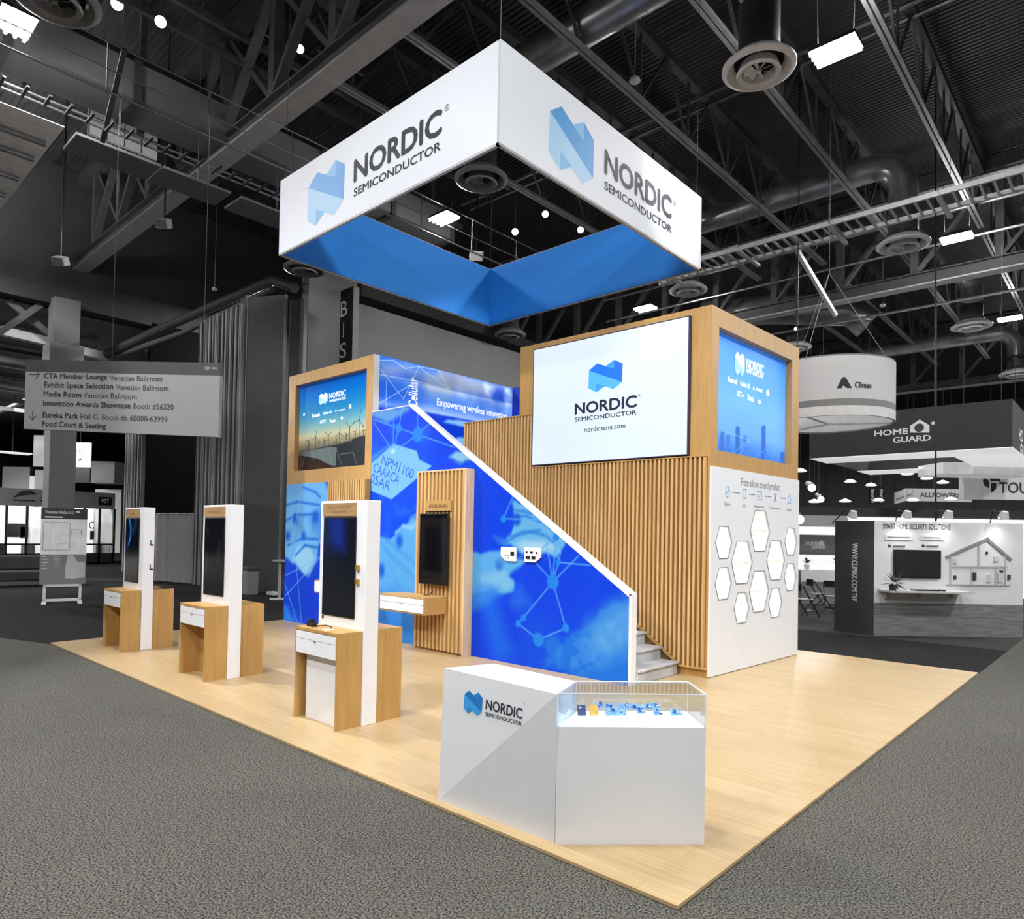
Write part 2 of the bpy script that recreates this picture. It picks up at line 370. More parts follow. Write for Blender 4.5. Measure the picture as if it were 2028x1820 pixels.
# the exhibitor's emblem: a folded N of four tones
_A=(-.49,.286); _F=(.49,-.286); _B=(-.247,.482); _Gm=(.247,-.482); _Cm=(0,.328); _H=(0,-.328); _D=(.257,.5); _I=(-.257,-.5); _E=(.5,.322); _J=(-.5,-.322); _K=(-.257,-.2); _L=(.257,.2)
def emblem(pl, ca, cb, wd, ht, off, parent, mats, local=False, name='emblem'):
    mb = MB(); P = lambda q, o: pl.pt(ca+q[0]*wd, cb+q[1]*ht, o)
    for pts, mi, e in (((_A,_B,_L,_D,_E,_F), 0, 0), ((_A,_F,_Gm,_K,_I,_J), 1, 0), ((_Cm,_D,_L), 2, .0004), ((_K,_H,_I), 2, .0004)):
        pts = pts if True else pts
        mb.poly([P(q, off+e) for q in reversed(pts)] if False else [P(q, off+e) for q in pts], mi)
    return mb.build(name, mats, parent, local=local)
# ================================================================== THE SETTING
def struct(mb, name, mats, label=None): return mb.build(name, mats, kind='structure', label=label)
struct(MB().box((-80, -22, -.3), (30, 75, 0)), 'floor', CARPET)
dk = MB(); dk.prism([(-11.29, 0.0, 0), (-11.29, 8.94, 0), (0, 8.94, 0), (0, 11.95, 0), (-9, 11.95, 0), (-9, 40, 0), (-26, 40, 0), (-75, 40, 0), (-75, -3.4, 0), (-22, -3.4, 0), (-12.55, -.43, 0)], (0, 0, .004))
struct(dk, 'floor_aisle_carpet', CARPETD)
struct(MB().prism([(-9, 11.95, 0), (0, 11.95, 0), (0, 40, 0), (-9, 40, 0)], (0, 0, .004)), 'floor_neighbour_carpet', CARPETM)
struct(MB().prism([(-11.29, 0, .004), (0, 0, .004), (0, 8.94, .004), (-11.62, 8.94, .004), (-11.62, 4.2, .004)], (0, 0, .02)), 'floor_booth', MAPLE)

# corrugated roof deck, ribs along x
rb = MB(); pit = .152; y = -20.0
prof = []
while y < 70:
    prof += [(y, 14.5), (y+.056, 14.5), (y+.076, 14.45), (y+.132, 14.45)]; y += pit
vs = [(x, q[0], q[1]) for q in prof for x in (-26, 24)]
rb.add(vs, [(2*i, 2*i+1, 2*i+3, 2*i+2) for i in range(len(prof)-1)])
struct(rb, 'ceiling', DECK)
# west bulkhead over the opening to the next hall, and the wall beyond the parked partitions
wl = MB().box((-26.4, -20, 9.7), (-26, 70, 14.6)).box((-26.4, 6.6, 0), (-26, 70, 9.7))
struct(wl, 'wall_west', WALLD)
struct(MB().box((-26.0, 6.6, 0), (-25.95, 8.5, 9.7)).box((-25.99, 6.6, 0), (-25.9, 9.8, 9.7)), 'wall_black_sheet', BLACKW)  # black sheet paints the darkness of an unlit opening onto the wall
struct(MB().box((-80, -20.4, 0), (24, -20, 14.6)), 'wall_south', WALLD)
struct(MB().box((24, -20, 0), (24.4, 70, 14.6)), 'wall_east', WALLD)
struct(MB().box((-80, -20, 0), (-79.6, 70, 9.7)), 'wall_far_hall', WALLD)
struct(MB().box((-80, -20, 9.5), (-26.4, 40, 9.7)), 'ceiling_far_hall', DECK)
fw = MB().box((-26, 70, 0), (24, 70.4, 14.6))
for i in range(24): fw.box((-26+i*2.1, 69.9, 0), (-26+i*2.1+.06, 70, 9), 0)
struct(fw, 'wall_back', WALLG)
# grey inner wall of the hall behind the booth
gw = MB().box((-18.4, 8.55, 0), (-18, 34, 9.75), 0).box((-18.4, 8.55, 9.75), (-18, 10.4, 12.2), 0)
struct(gw, 'wall_inner', INNER)
struct(MB().box((-18.7, 10.4, 9.95), (-17.75, 34, 10.35)), 'trim_1', WALLD)

# ================================================================== ROOF STEEL
def roof_joist(x, y0, y1, label):
    t = thing('roof_joist', label, 'roof joist', (x, y0, 12), group='open web joists under the roof deck')
    b = MB()
    for s in (-1, 1): b.bar((x+s*.055, y0, 12.03), (x+s*.055, y1, 12.03), .075, .09)
    b.build('bottom_chord', CHORD, t)
    MB().bar((x, y0, 13.7), (x, y1, 13.7), .22, .2).build('top_chord', STEELD, t)
    wb = MB(); n = int((y1-y0)/2.2); st = (y1-y0)/n
    for i in range(n):
        a = y0+i*st; wb.bar((x, a, 13.65), (x, a+st/2, 12.05), .06, .06); wb.bar((x, a+st/2, 12.05), (x, a+st, 13.65), .06, .06)
        wb.bar((x, a+st/2, 12.05), (x, a+st/2, 13.65), .05, .05)
    wb.build('web', STEELD, t); return t
for i, x in enumerate((-11.6, -9.2, -6.8, -4.4, -2.0, .4, 2.8, 5.2)):
    roof_joist(x, 4.6, 22.9, 'long dark steel joist with twin bottom chords between the two big roof trusses')
for i, x in enumerate((-9.2, -6.8, -4.4, -2.0, .4, 2.8)):
    roof_joist(x, 23.7, 42.0, 'long dark steel joist beyond the second roof truss, running towards the far wall')

def roof_truss(y, z, x0, x1, label, nodes=2.4, ph=0.0, cross=True, lit=STEELL):
    t = thing('roof_truss', label, 'roof truss', (x0, y, z))
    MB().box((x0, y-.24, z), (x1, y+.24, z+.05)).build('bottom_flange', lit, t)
    MB().box((x0, y-.05, z+.05), (x1, y+.05, z+.42)).box((x0, y-.2, z+.42), (x1, y+.2, z+.46)).build('bottom_chord', STEEL, t)
    MB().box((x0, y-.2, 13.9), (x1, y+.2, 14.3)).build('top_chord', STEELD, t)
    x = x0+ph; k = 0
    while x < x1-.5:
        MB().box((x-.12, y-.12, z+.46), (x+.12, y+.12, 13.9)).build('post', STEEL, t)
        if x+nodes < x1:
            MB().bar((x+.1, y-.07, z+.5), (x+nodes-.1, y-.07, 13.9), .12, .2, up=(0, 1, 0)).build('diagonal', STEEL, t)
            if cross: MB().bar((x+.1, y+.07, 13.9), (x+nodes-.1, y+.07, z+.5), .12, .2, up=(0, 1, 0)).build('diagonal', STEEL, t)
        x += nodes; k += 1
    return t
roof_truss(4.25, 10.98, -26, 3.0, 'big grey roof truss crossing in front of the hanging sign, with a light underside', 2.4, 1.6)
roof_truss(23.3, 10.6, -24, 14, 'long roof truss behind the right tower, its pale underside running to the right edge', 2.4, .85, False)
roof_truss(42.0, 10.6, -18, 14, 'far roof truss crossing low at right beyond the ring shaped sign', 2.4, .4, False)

# ------------------------------------------------------------------ round ducts and ceiling diffusers
def duct(name, pts, r, label, m=GALV, seams=True):
    t = thing(name, label, 'air duct', pts[0])
    b = MB(); b.tube(pts, r, 24); b.build('duct_pipe', m, t, smooth=True)
    s = MB(); P = [Vector(p) for p in pts]
    if seams:
        L = (P[1]-P[0]).length; n = max(1, int(L/1.5)); d = (P[1]-P[0])/n
        for i in range(1, n): s.cyl(P[0]+d*i-d.normalized()*.03, P[0]+d*i+d.normalized()*.03, r*1.02, n=24)
        s.build('seam_ring', m, t, smooth=True)
    return t
def elbow(p0, p1, r_bend, drop):
    """pts of a run along x that turns down at its end"""
    p1 = Vector(p1); d = (p1-Vector(p0)).normalized(); out = [Vector(p0)]
    for i in range(9):
        a = i/8*PI/2; out.append(p1-d*r_bend+d*r_bend*math.sin(a)+Vector((0, 0, -1))*r_bend*(1-math.cos(a)))
    out.append(p1+Vector((0, 0, -drop))); return out
duct('air_duct', elbow((-9.6, 17.7, 12.4), (-3.03, 17.7, 12.4), .8, 1.2), .36, 'shiny round air duct that turns down with an elbow, right of the sign')
duct('air_duct', elbow((-14.5, 8.2, 12.6), (-3.09, 8.2, 12.6), .8, 1.2), .38, 'shiny round air duct seen just above the top corner of the hanging sign')
duct('air_duct', elbow((-13.5, 27.2, 12.2), (-2.9, 27.2, 12.2), .8, 1.2), .36, 'round air duct behind the second truss at right')
duct('air_duct', elbow((-13.5, 36.8, 12.0), (-2.6, 36.8, 12.0), .8, 1.2), .36, 'farthest round air duct above the black sign')
duct('air_duct', [(-12.2, 24.3, 11.6), (-9.2, 24.6, 11.3), (-6.6, 25.3, 10.9), (-6.0, 25.6, 10.3)], .6, 'fat sagging duct above the ring shaped sign', seams=False)
def diffuser(x, y, z, d, label, m=VENT, drop=2.4):
    t = thing('ceiling_diffuser', label, 'ceiling diffuser', (x, y, z), group='round ceiling diffusers')
    R = d/2
    MB().lathe((x, y, z), [(R, .02), (R*.98, .0), (R*.86, -.03), (R*.74, .06), (R*.66, .16), (R*.72, .2), (R, .05), (R, .02)], 48).build('outer_ring', m, t, smooth=True)
    MB().lathe((x, y, z), [(R*.60, -.06), (R*.57, -.10), (R*.46, -.06), (R*.42, .08), (R*.5, .1), (R*.60, -.06)], 40).build('inner_ring', m, t, smooth=True)
    v = MB()
    for k in range(8):
        a = k*PI/4; c, s = math.cos(a), math.sin(a); c2, s2 = math.cos(a+.42), math.sin(a+.42)
        v.prism([(x+c*.04, y+s*.04, z-.02), (x+c*R*.42, y+s*R*.42, z-.02), (x+c2*R*.42, y+s2*R*.42, z+.05)], (0, 0, .01))
    v.cyl((x, y, z-.05), (x, y, z+.04), R*.07, n=12)
    v.build('vane', m, t)
    MB().lathe((x, y, z), [(R*.66, .12), (R*.62, .3), (R*.56, .35), (R*.56, drop)], 32).build('drop_collar', DUCTP, t, smooth=True)
    return t
for x, y, d, lb, dr in ((-3.09, 8.18, 1.22, 'large round ceiling diffuser right of the sign top, nearest of all', 1.1), (-3.03, 17.69, 1.32, 'round ceiling diffuser under the elbow of the shiny duct at right', 1.0),
                    (-2.92, 27.29, 1.35, 'round ceiling diffuser below the pale truss edge near the right side', .8), (-2.59, 37.26, 1.5, 'small far diffuser above the charcoal box sign at the right edge', .7),
                    (-9.36, 7.72, 1.22, 'dark round diffuser seen up through the opening of the hanging sign', 2.1), (-9.18, 17.18, 1.22, 'round diffuser just above the right corner of the wooden tower', 1.9),
                    (-17.15, 17.24, 1.3, 'dim diffuser below the bottom corner of the hanging sign', 3), (-17.35, 8.01, 1.3, 'dim diffuser under the left end of the hanging sign', 3),
                    (-10.53, -.4, 1.25, 'diffuser cut by the top edge of the photo, above the left catwalk', 3), (-9.0, 26.19, 1.3, 'half hidden diffuser behind the right side of the wooden tower', 2)):
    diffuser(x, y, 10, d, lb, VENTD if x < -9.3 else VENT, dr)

# ------------------------------------------------------------------ high-bay lamps, spot lamps, small ceiling things
def high_bay(x, y, label, m=LAMP):
    z = 10.8; t = thing('high_bay_light', label, 'ceiling light', (x, y, z), group='high-bay lights')
    MB().box((x-.4, y-.27, z), (x+.4, y+.27, z+.07)).box((x-.15, y-.1, z+.07), (x+.15, y+.1, z+.16)).build('housing', BLACK, t)
    for k in range(4): MB().cyl((x-.38, y-.21+k*.14, z-.035), (x+.38, y-.21+k*.14, z-.035), .026, n=12).build('tube', m, t)
    for s in (-1, 1): MB().bar((x+s*.3, y, z+.07), (x+s*.4, y, 14.44), .012, .012).build('hanger', STEELD, t)
    return t
for x, y, lb in ((-2.32, 9.71, 'brightest four tube ceiling light, beside the nearest diffuser at upper right'), (-2.19, 20.1, 'four tube ceiling light beside the second diffuser near the right edge'),
                 (-12.7, 9.59, 'blazing ceiling light seen up through the hanging sign'), (-12.41, 19.81, 'ceiling light between the blue sign lining and the wooden tower'),
                 (-12.89, -.43, 'ceiling light with bright tubes in the top left corner'), (-2.05, 29.87, 'rectangular ceiling light at the right edge, behind the long truss')):
    high_bay(x, y, lb)
def lamp_can(p, r, label, aim=(0, 0, -1)):
    p = Vector(p); a = Vector(aim).normalized(); t = thing('spot_lamp', label, 'spot lamp', p, group='spot lamps in the roof')
    MB().cyl(p-a*r*2.2, p, r*.7, r, n=20).build('can', BLACK, t, smooth=True)
    MB().cyl(p, p+a*.01, r*.92, n=20).build('lens', LAMPS, t)
    MB().bar(p-a*r*2.2, (p.x, p.y, 14.44), .03, .03).build('yoke', STEELD, t); return t
for px, py, d, r, lb in ((232, 8, 15, .13, 'glowing spot lamp at the top left, cut by the frame edge'), (318, 43, 14.7, .12, 'glowing spot lamp below and right of the one at the top edge'), (594, 97, 16.2, .1, 'bright spot lamp between truss diagonals at top centre left'),
                     (1020, 459, 24, .12, 'spot lamp seen through the sign, lowest of the three'), (1080, 424, 24, .12, 'spot lamp seen through the sign, highest of the three'), (1150, 455, 24, .12, 'spot lamp seen through the sign, rightmost of the three'),
                     (1576, 651, 26, .06, 'tiny spot lamp just right of the wooden tower top')):
    lamp_can(at(px, py, d), r, lb, (C0-at(px, py, d))*.6+Vector((0, 0, -4)))
def pendant(px, py, d, r, label):
    p = at(px, py, d); t = thing('pendant_sensor', label, 'ceiling sensor', p)
    MB().lathe(p, [(.001, -.04), (r*.7, -.03), (r, .0), (r*.85, .06), (.001, .08)], 24).build('disc', GREYL, t, smooth=True)
    MB().bar((p.x, p.y, p.z+.06), (p.x, p.y, 14.44), .015, .015).build('stem', GREYM, t)
pendant(1257, 161, 14.5, .12, 'round white ceiling sensor on a thin stem right of the sign top')
pendant(1748, 606, 25, .11, 'little white ceiling sensor hanging under the long pale truss edge')
pendant(425, 574, 22, .09, 'little pale ceiling disc above the fluted partition')
def wall_speaker(px, py, d, sz, label, m=GREYL):
    p = at(px, py, d); t = thing('loudspeaker', label, 'loudspeaker', p)
    o = MB().box((-sz*.5, -sz*.36, 0), (sz*.5, sz*.36, sz*.66)); o.build('cabinet', m, t, local=True, bevel=.03)
    MB().box((-sz*.42, -sz*.38, .06*sz), (sz*.42, -sz*.355, sz*.6)).build('grille', GREYM, t, local=True)
    for c in t.children: c.rotation_euler = (.5, .1, .7)
    MB().bar((0, 0, sz*.4), (0, 0, 14.44-p.z), .04, .04).build('bracket', BLACK, t, local=True)
wall_speaker(325, 452, 17.0, .34, 'grey loudspeaker hanging under the big truss at left')
wall_speaker(122, 526, 19.0, .36, 'pale loudspeaker near the lower end of the big truss, far left')
wall_speaker(943, 516, 22, .42, 'small white floodlight box seen at the back rim of the sign opening')  # a third loudspeaker, no lamp in it

# ladder cable tray across the right side
ct = thing('cable_tray', 'zinc ladder cable tray crossing the ceiling from the sign to the right edge', 'cable tray', (-8.4, 15.2, 10))
for yy in (15.1, 16.05): MB().box((-9.6, yy-.03, 9.98), (6, yy+.03, 10.10)).build('side_rail', TRAY, ct)
for i in range(60):
    x = -9.5+i*.26; MB().box((x-.025, 15.13, 9.99), (x+.025, 16.02, 10.03)).build('rung', TRAY, ct)
for i in range(6):
    x = -8.9+i*2.4; MB().box((x-.05, 14.9, 9.9), (x+.05, 16.4, 9.97)).build('trapeze_hanger', TRAY, ct); MB().bar((x, 14.95, 9.95), (x, 14.95, 14.44), .01, .01).build('rod', STEELD, ct); MB().bar((x, 16.35, 9.95), (x, 16.35, 14.44), .01, .01).build('rod', STEELD, ct)

# ------------------------------------------------------------------ upper left: catwalk, rectangular duct, pipes
cw = thing('catwalk', 'steel catwalk with thin bright handrails slanting across the upper left', 'catwalk', (-13.4, 2, 10))
for x, zs in ((-12.40, (10.02, 10.45, 10.95)), (-13.75, (10.0, 10.12))):
    for z in zs: MB().tube([(x, -9, z), (x, 13.5, z)], .013 if z > 10.2 else .024, 8).build('rail', CHROME, cw)
for i in range(12):
    y = -8.6+i*1.9; MB().bar((-12.40, y, 9.95), (-12.40, y, 10.95), .02, .02).build('post', STEEL, cw)
for i in range(62): MB().box((-13.72, -8.8+i*.36, 9.95), (-13.25, -8.8+i*.36+.05, 9.98)).build('rung', STEELD, cw)
for y in (-3.6, 1.15, 5.9): MB().bar((-12.3, y, 10.9), (-14.1, y+.2, 9.9), .09, .07).build('brace', STEELD, cw)
for k, (y0, y1) in enumerate(((.9, 2.55), (2.6, 4.15), (4.4, 6.3), (6.4, 9.2))):
    tag(MB().box((-15.1, y0, 9.9), (-14.2, y1, 9.96)).bar((-14.25, (y0+y1)/2, 9.96), (-14.25, (y0+y1)/2, 14.44), .012, .012).build('soffit_panel', WALLG, group='soffit panels beside the catwalk', label='flat grey soffit panel under the edge of the left catwalk', cat='ceiling panel'))
rd = thing('rectangular_duct', 'long pale rectangular air duct above the left catwalk with raised joints', 'air duct', (-15, 0, 11.3))
for k in range(8):
    y = -7.2+k*2.35; MB().box((-15.7, y, 11.33), (-14.5, y+2.2, 12.15)).build('duct_section', WALLG, rd)
    MB().box((-15.76, y+2.2, 11.27), (-14.44, y+2.35, 12.21)).build('joint_flange', STEELD, rd)
sl = thing('soffit_slab', 'broad pale ribbed soffit at the left edge below the catwalk', 'soffit', (-20, -6, 10))
MB().box((-24, -12, 10), (-14.3, .72, 10.015)).build('slab', mat('pale_soffit', (240, 240, 240), .6, var=.08), sl)
for x in (-15.2, -16.1, -17.4, -18.6): MB().tube([(x, -12, 9.93), (x, .6, 9.93)], .06, 10).build('pipe', GALV, sl)
pr = thing('pipe_rack', 'rack of dark horizontal bars and posts above the pale duct at upper left', 'pipe rack', (-16, 0, 12.5))
for x, z in ((-15.6, 12.55), (-15.8, 13.0), (-16.4, 13.4), (-14.4, 13.3), (-13.4, 13.2)): MB().bar((x, -8, z), (x, 13, z), .12, .14).build('bar', STEEL, pr)
for i in range(9):
    y = -6.5+i*2.3; MB().bar((-15.95, y, 11.3), (-15.95, y, 14.44), .14, .14).build('post', STEEL, pr)
for i, (px0, py0, px1, py1, d) in enumerate(((1165, 15, 1290, -5, 16), (390, -5, 640, 130, 17), (560, 60, 720, 150, 18))):
    tag(MB().tube([at(px0, py0, d), at(px1, py1, d)], .03, 8).build('conduit', CHROME, label=('thin bright conduit near the top edge right of the sign corner', 'thin bright conduit in the upper left roof', 'short conduit behind the big truss')[i], cat='conduit'))

for k, (y, z, x0, x1, r, lb) in enumerate(((13.3, 13.55, -16, 8, .05, 'bright thin pipe crossing behind the nearest diffuser'), (13.75, 13.55, -16, 8, .04, 'second thin pipe parallel behind the one at the nearest diffuser'), (22.4, 11.6, -16, 12, .05, 'thin pipe above the pale truss edge at right'), (22.2, 12.5, -16, 12, .05, 'higher thin pipe above the pale truss edge at right'), (24.6, 10.3, -16, 12, .05, 'thin pipe just under the pale truss edge at right'), (20.6, 12.6, -16, 12, .09, 'thicker shiny pipe behind the cable tray'))):
    t = thing('sprinkler_pipe', lb, 'pipe', (x0, y, z)); MB().tube([(x0, y, z), (x1, y, z)], r, 8).build('pipe', CHROME, t, smooth=True)
    for x in (x0+2, x1-2): MB().bar((x, y, z), (x, y, 14.46), .015, .015).build('hanger', STEELD, t)
p0 = onz(10.0, 1590, 503); p1 = p0+Vector((.55, .9, -.9)); tag(MB().bar((p0.x, 16.1, 9.95), onx(p0.x+.4, 1655, 625), .1, .12).build('strut', TRAY, label='pale steel strut slanting down from the cable tray to the truss', cat='strut'))
lw = thing('lit_wall_panel', 'bright tiled wall patch behind the catwalk at upper left', 'wall panel', (-16.5, 2.4, 11.9)); py_ = planex(-16.5)
MB().box((-16.6, 1.75, 11.2), (-16.5, 3.3, 12.75)).build('panel', mat('glow_lit_tiles', (190, 190, 190), .5, emit=.18), lw)  # tiles emit in place of the light falling on them
g_ = MB()
for k in range(5): g_.box((-16.5, 1.75+k*.385, 11.2), (-16.49, 1.77+k*.385, 12.75))
for k in range(3): g_.box((-16.5, 1.75, 11.6+k*.4), (-16.49, 3.3, 11.62+k*.4))
g_.build('tile_joint', GREYD, lw)
# ================================================================== THE BOOTH
SB = dict(d=(92, 172, 232), l=(176, 218, 246), m=(138, 198, 240))
def emb_mats(nm, d, l, m, emit=0.0, var=.01, base=1.0): return [mat(nm+s, tuple(v*base for v in c), .5, emit=emit, ergb=c, var=var) for s, c in (('_deep', d), ('_pale', l), ('_mid', m))]
EM_SIGN = emb_mats('sign_emblem', (64, 146, 208), (160, 200, 230), (116, 176, 222), emit=.72, base=.4)
EM_LED = emb_mats('led_emblem', (0, 120, 255), (86, 192, 255), (58, 164, 252), emit=.9, base=.4)
EM_DESK = emb_mats('desk_emblem', (22, 112, 186), (54, 150, 214), (36, 130, 200))
EM_WHITE = emb_mats('white_emblem', (245, 250, 255), (150, 196, 236), (190, 216, 248), emit=.45)
INKS = mat('sign_black_print', (30, 34, 42), .6)
INKL = mat('led_dark_print', (24, 22, 62), .6)

# ------------------------------------------------------------------ hanging sign
X0, X1, Y0, Y1, Z0, Z1 = -8.485, -3.605, 2.30, 7.18, 6.357, 7.565
hs = thing('hanging_sign', 'big square white hanging sign with blue lining and blue folded N emblems above the booth', 'hanging sign', ((X0+X1)/2, (Y0+Y1)/2, Z0))
BLUEL = mat('blue_fabric_lining', (30, 130, 218), .7, var=.02)
tk = .05
for nm, a, b_ in (('front_face', (X0, Y0), (X1, Y0)), ('right_face', (X1, Y0), (X1, Y1)), ('back_face', (X1, Y1), (X0, Y1)), ('left_face', (X0, Y1), (X0, Y0))):
    d = Vector((b_[0]-a[0], b_[1]-a[1], 0)).normalized(); n = Vector((d.y, -d.x, 0))
    pl = Plane((a[0], a[1], Z0), d); L = 4.88
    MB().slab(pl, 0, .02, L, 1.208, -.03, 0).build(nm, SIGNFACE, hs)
    MB().slab(pl, tk, 0.001, L-tk, 1.189, -tk-.004, -tk+.006).build('lining', BLUEL, hs)
    MB().slab(pl, .0, -.012, L, .019, -tk+.008, .0).slab(pl, 0, 1.19, L, 1.207, -tk+.008, -.031).build('frame_rail', mat('sign_rail', (150, 150, 152), .4), hs)
pf = planey(Y0); prr = planex(X1)
emblem(pf, -7.15, 6.93, .98, .83, .004, hs, EM_SIGN)
emblem(prr, 3.655, 6.915, .94, .83, .004, hs, EM_SIGN)
lt = MB(); lt.text('NORDIC', pf, -6.42, 6.85, 1.83, .31, .004, .034); lt.text('SEMICONDUCTOR', pf, -6.42, 6.645, 1.825, .112, .004, .026); lt.text('®', pf, -4.535, 7.09, .085, .085, .004); lt.build('lettering', INKS, hs)
lt = MB(); lt.text('NORDIC', prr, 4.385, 6.852, 1.79, .325, .004, .034); lt.text('SEMICONDUCTOR', prr, 4.38, 6.635, 1.81, .112, .004, .026); lt.text('®', prr, 6.24, 7.09, .08, .085, .004); lt.build('lettering', INKS, hs)
for x, y in ((X0+.06, Y0+.06), (X1-.06, Y0+.06), (X1-.06, Y1-.06), (X0+.06, Y1-.06)):
    MB().tube([(x, y, Z1), (x, y, 14.44)], .004, 6).build('cable', STEELD, hs)

# ------------------------------------------------------------------ left display tower
YS = 4.30
lt_ = thing('display_tower', 'left wood framed tower with a wind farm screen above blue print', 'booth tower', (-10.1, 4.9, .024))
XL, XR = -11.58, -8.615; TZ = 5.185
MB().box((XL, YS+.02, .024), (XL+.08, 8.2, TZ)).box((XL, 8.12, .024), (XR, 8.2, TZ)).box((XL+.08, YS+.16, 2.89), (XR-.08, YS+.2, TZ-.05)).build('carcass', WHITE, lt_)
fr = MB(); pS = planey(YS)
for a0, b0, a1, b1 in ((XL, 2.89, XR, 3.16), (XL, 4.96, XR, TZ), (XL, 3.16, -11.31, 4.96), (-8.815, 3.16, XR, 4.96)): fr.slab(pS, a0, b0, a1, b1, -.14, 0)
fr.build('wood_frame', OAK, lt_)
MB().box((XR, YS, 2.89), (XR+.0, YS+.13, TZ)).box((XR-.06, YS+.005, 2.89), (XR+.012, YS+.13, TZ+.004)).build('edge_panel', WHITE, lt_)
def wind_art(a):
    n = a.noise(1.1, 3)
    a.grad([(3.16, (52, 46, 40)), (3.5, (60, 60, 58)), (3.75, (150, 140, 110)), (3.86, (186, 182, 150)), (4.05, (120, 166, 172)), (4.35, (40, 130, 182)), (4.7, (6, 104, 190)), (4.96, (8, 84, 186))])
    a.mix(.35*np.clip((n-.45)*4, 0, 1)*np.clip((4.75-a.B)*3, 0, 1)*np.clip((a.B-4.2)*3, 0, 1), (120, 180, 214))
    P = lambda X, Y: pS.hit(550+X/4.716, 680+Y/4.716)
    a.poly([P(165, 1050), P(300, 985), P(380, 965), P(560, 930), P(700, 870), P(780, 852), P(830, 860), P(830, 1200), P(150, 1200)], (44, 48, 52), .012)
    a.poly([P(175, 1040), P(210, 1005), P(460, 960), P(510, 970), P(500, 1140), P(440, 1130), P(330, 1070)], (96, 108, 108), .01)
    a.poly([P(150, 1060), P(190, 1050), P(330, 1080), P(480, 1150), P(480, 1200), P(150, 1200)], (54, 42, 34), .012)
    for q in ((215, 1030, 190, 1150), (290, 990, 300, 1080), (360, 975, 400, 1100), (430, 962, 470, 1135), (500, 960, 560, 1140), (545, 1030, 665, 1015), (665, 1015, 690, 1120), (520, 900, 650, 905)): a.line(P(q[0], q[1]), P(q[2], q[3]), .012, (150, 160, 158), .6)
    for x, y0, y1, r in ((250, 910, 995, 30), (315, 870, 985, 36), (433, 855, 965, 34), (537, 830, 930, 40), (632, 772, 890, 46), (720, 705, 860, 56), (395, 905, 960, 16), (345, 915, 975, 14), (600, 850, 900, 16), (682, 820, 870, 20), (505, 910, 940, 14), (760, 800, 850, 22)):
        c = P(x, y0); a.line(c, P(x-1, y1), .016, (30, 46, 60), .85); q = r/4.716*.0175
        for k in range(3):
            an = k*2*PI/3+.35+x*.01; a.line(c, (c[0]+q*math.cos(an), c[1]+q*math.sin(an)), .012, (30, 46, 60), .85)
printed('screen', pS, -11.31, 3.16, -8.815, 4.96, 360, 260, wind_art, painted('screen_picture', .12, .35), lt_, -.1)
ci = P_ = pS.hit
LITW = mat('lit_white_print', (250, 252, 255), .5, emit=.55)
def slogan(parent, pl, cmap, off):
    for s, x0, y0, x1, y1 in cmap: b = MB(); text_px(b, s, pl, (x0, y0), (x1, y1), off, .012); b.build('lettering', LITW, parent)
c4 = lambda X, Y: (550+X/4.716, 680+Y/4.716)
a0, b0 = pS.hit(*c4(345, 580)); a1, b1 = pS.hit(*c4(428, 450))
emblem(pS, (a0+a1)/2, (b0+b1)/2+.01, a1-a0, (b1-b0)*.98, -.094, lt_, EM_WHITE)
slogan(lt_, pS, [('NORDIC', *c4(443, 510), *c4(598, 425)), ('SEMICONDUCTOR', *c4(445, 545), *c4(598, 490)), ('Bluetooth', *c4(283, 688), *c4(356, 640)), ('Cellular IoT', *c4(385, 660), *c4(468, 622)), ('matter', *c4(525, 628), *c4(592, 600)), ('DECT', *c4(358, 744), *c4(412, 706)), ('Thread', *c4(446, 738), *c4(500, 696))], -.093)
for X, Y, r in ((638, 582, 20), (560, 692, 16), (505, 625, 11), (208, 660, 14)):
    a, b_ = pS.hit(*c4(X, Y)); MB().cyl(pS.pt(a, b_, -.096), pS.pt(a, b_, -.093), r*.0021, n=20).build('partner_mark', LITW, lt_)
def tower_art(a):
    a.fill((8, 62, 216)); P = lambda x, y: pS.hit(x, y); n = a.noise(1.6, 11); n2 = a.noise(5, 12)
    a.poly([P(560, 955), P(640, 955), P(652, 990), P(640, 1060), P(612, 1140), P(590, 1115), P(575, 1105), P(560, 1095)], (104, 176, 236), .05, wob=(n-.5)*.4)
    a.mix(np.clip((n-.5)*5, 0, 1)*np.clip((a.B-1.6)*2, 0, 1)*.6, (36, 110, 222))
    a.poly([P(582, 1110), P(590, 1092), P(612, 1088), P(620, 1105), P(605, 1135)], (150, 206, 242), .06, wob=(n-.5)*.3)
    for pts in (((566, 1000), (590, 994), (632, 1000)), ((566, 1032), (585, 1020), (628, 1018)), ((600, 965), (625, 975), (634, 985)), ((570, 1080), (600, 1066), (630, 1068)), ((585, 1100), (604, 1080), (630, 1085))): a.path([P(*q) for q in pts], .05, (28, 104, 214), .85)
    for x, y, r in ((584, 1028, .1), (625, 1024, .1), (570, 1061, .09), (601, 1061, .08)): a.disc(P(x, y), r, (20, 88, 212), .06)
    for p, q in (((560, 1075), (640, 1074)), ((572, 960), (598, 1240)), ((565, 1180), (640, 1098)), ((565, 1140), (640, 1100)), ((600, 958), (572, 1110)), ((562, 1150), (590, 1235))): a.line(P(*p), P(*q), .025, (120, 190, 245), .7)
    a.poly([P(560, 1195), P(575, 1205), P(600, 1240), P(560, 1240)], (40, 130, 236), .12, wob=(n2-.5)*.3)
printed('printed_panel', pS, XL, .024, -8.7, 2.89, 190, 190, tower_art, painted('mural_print', .5, 0, .2), lt_, 0)
MB().box((XL, YS+.003, .024), (-8.7, YS+.1, 2.89)).build('lower_wall', WHITE, lt_)
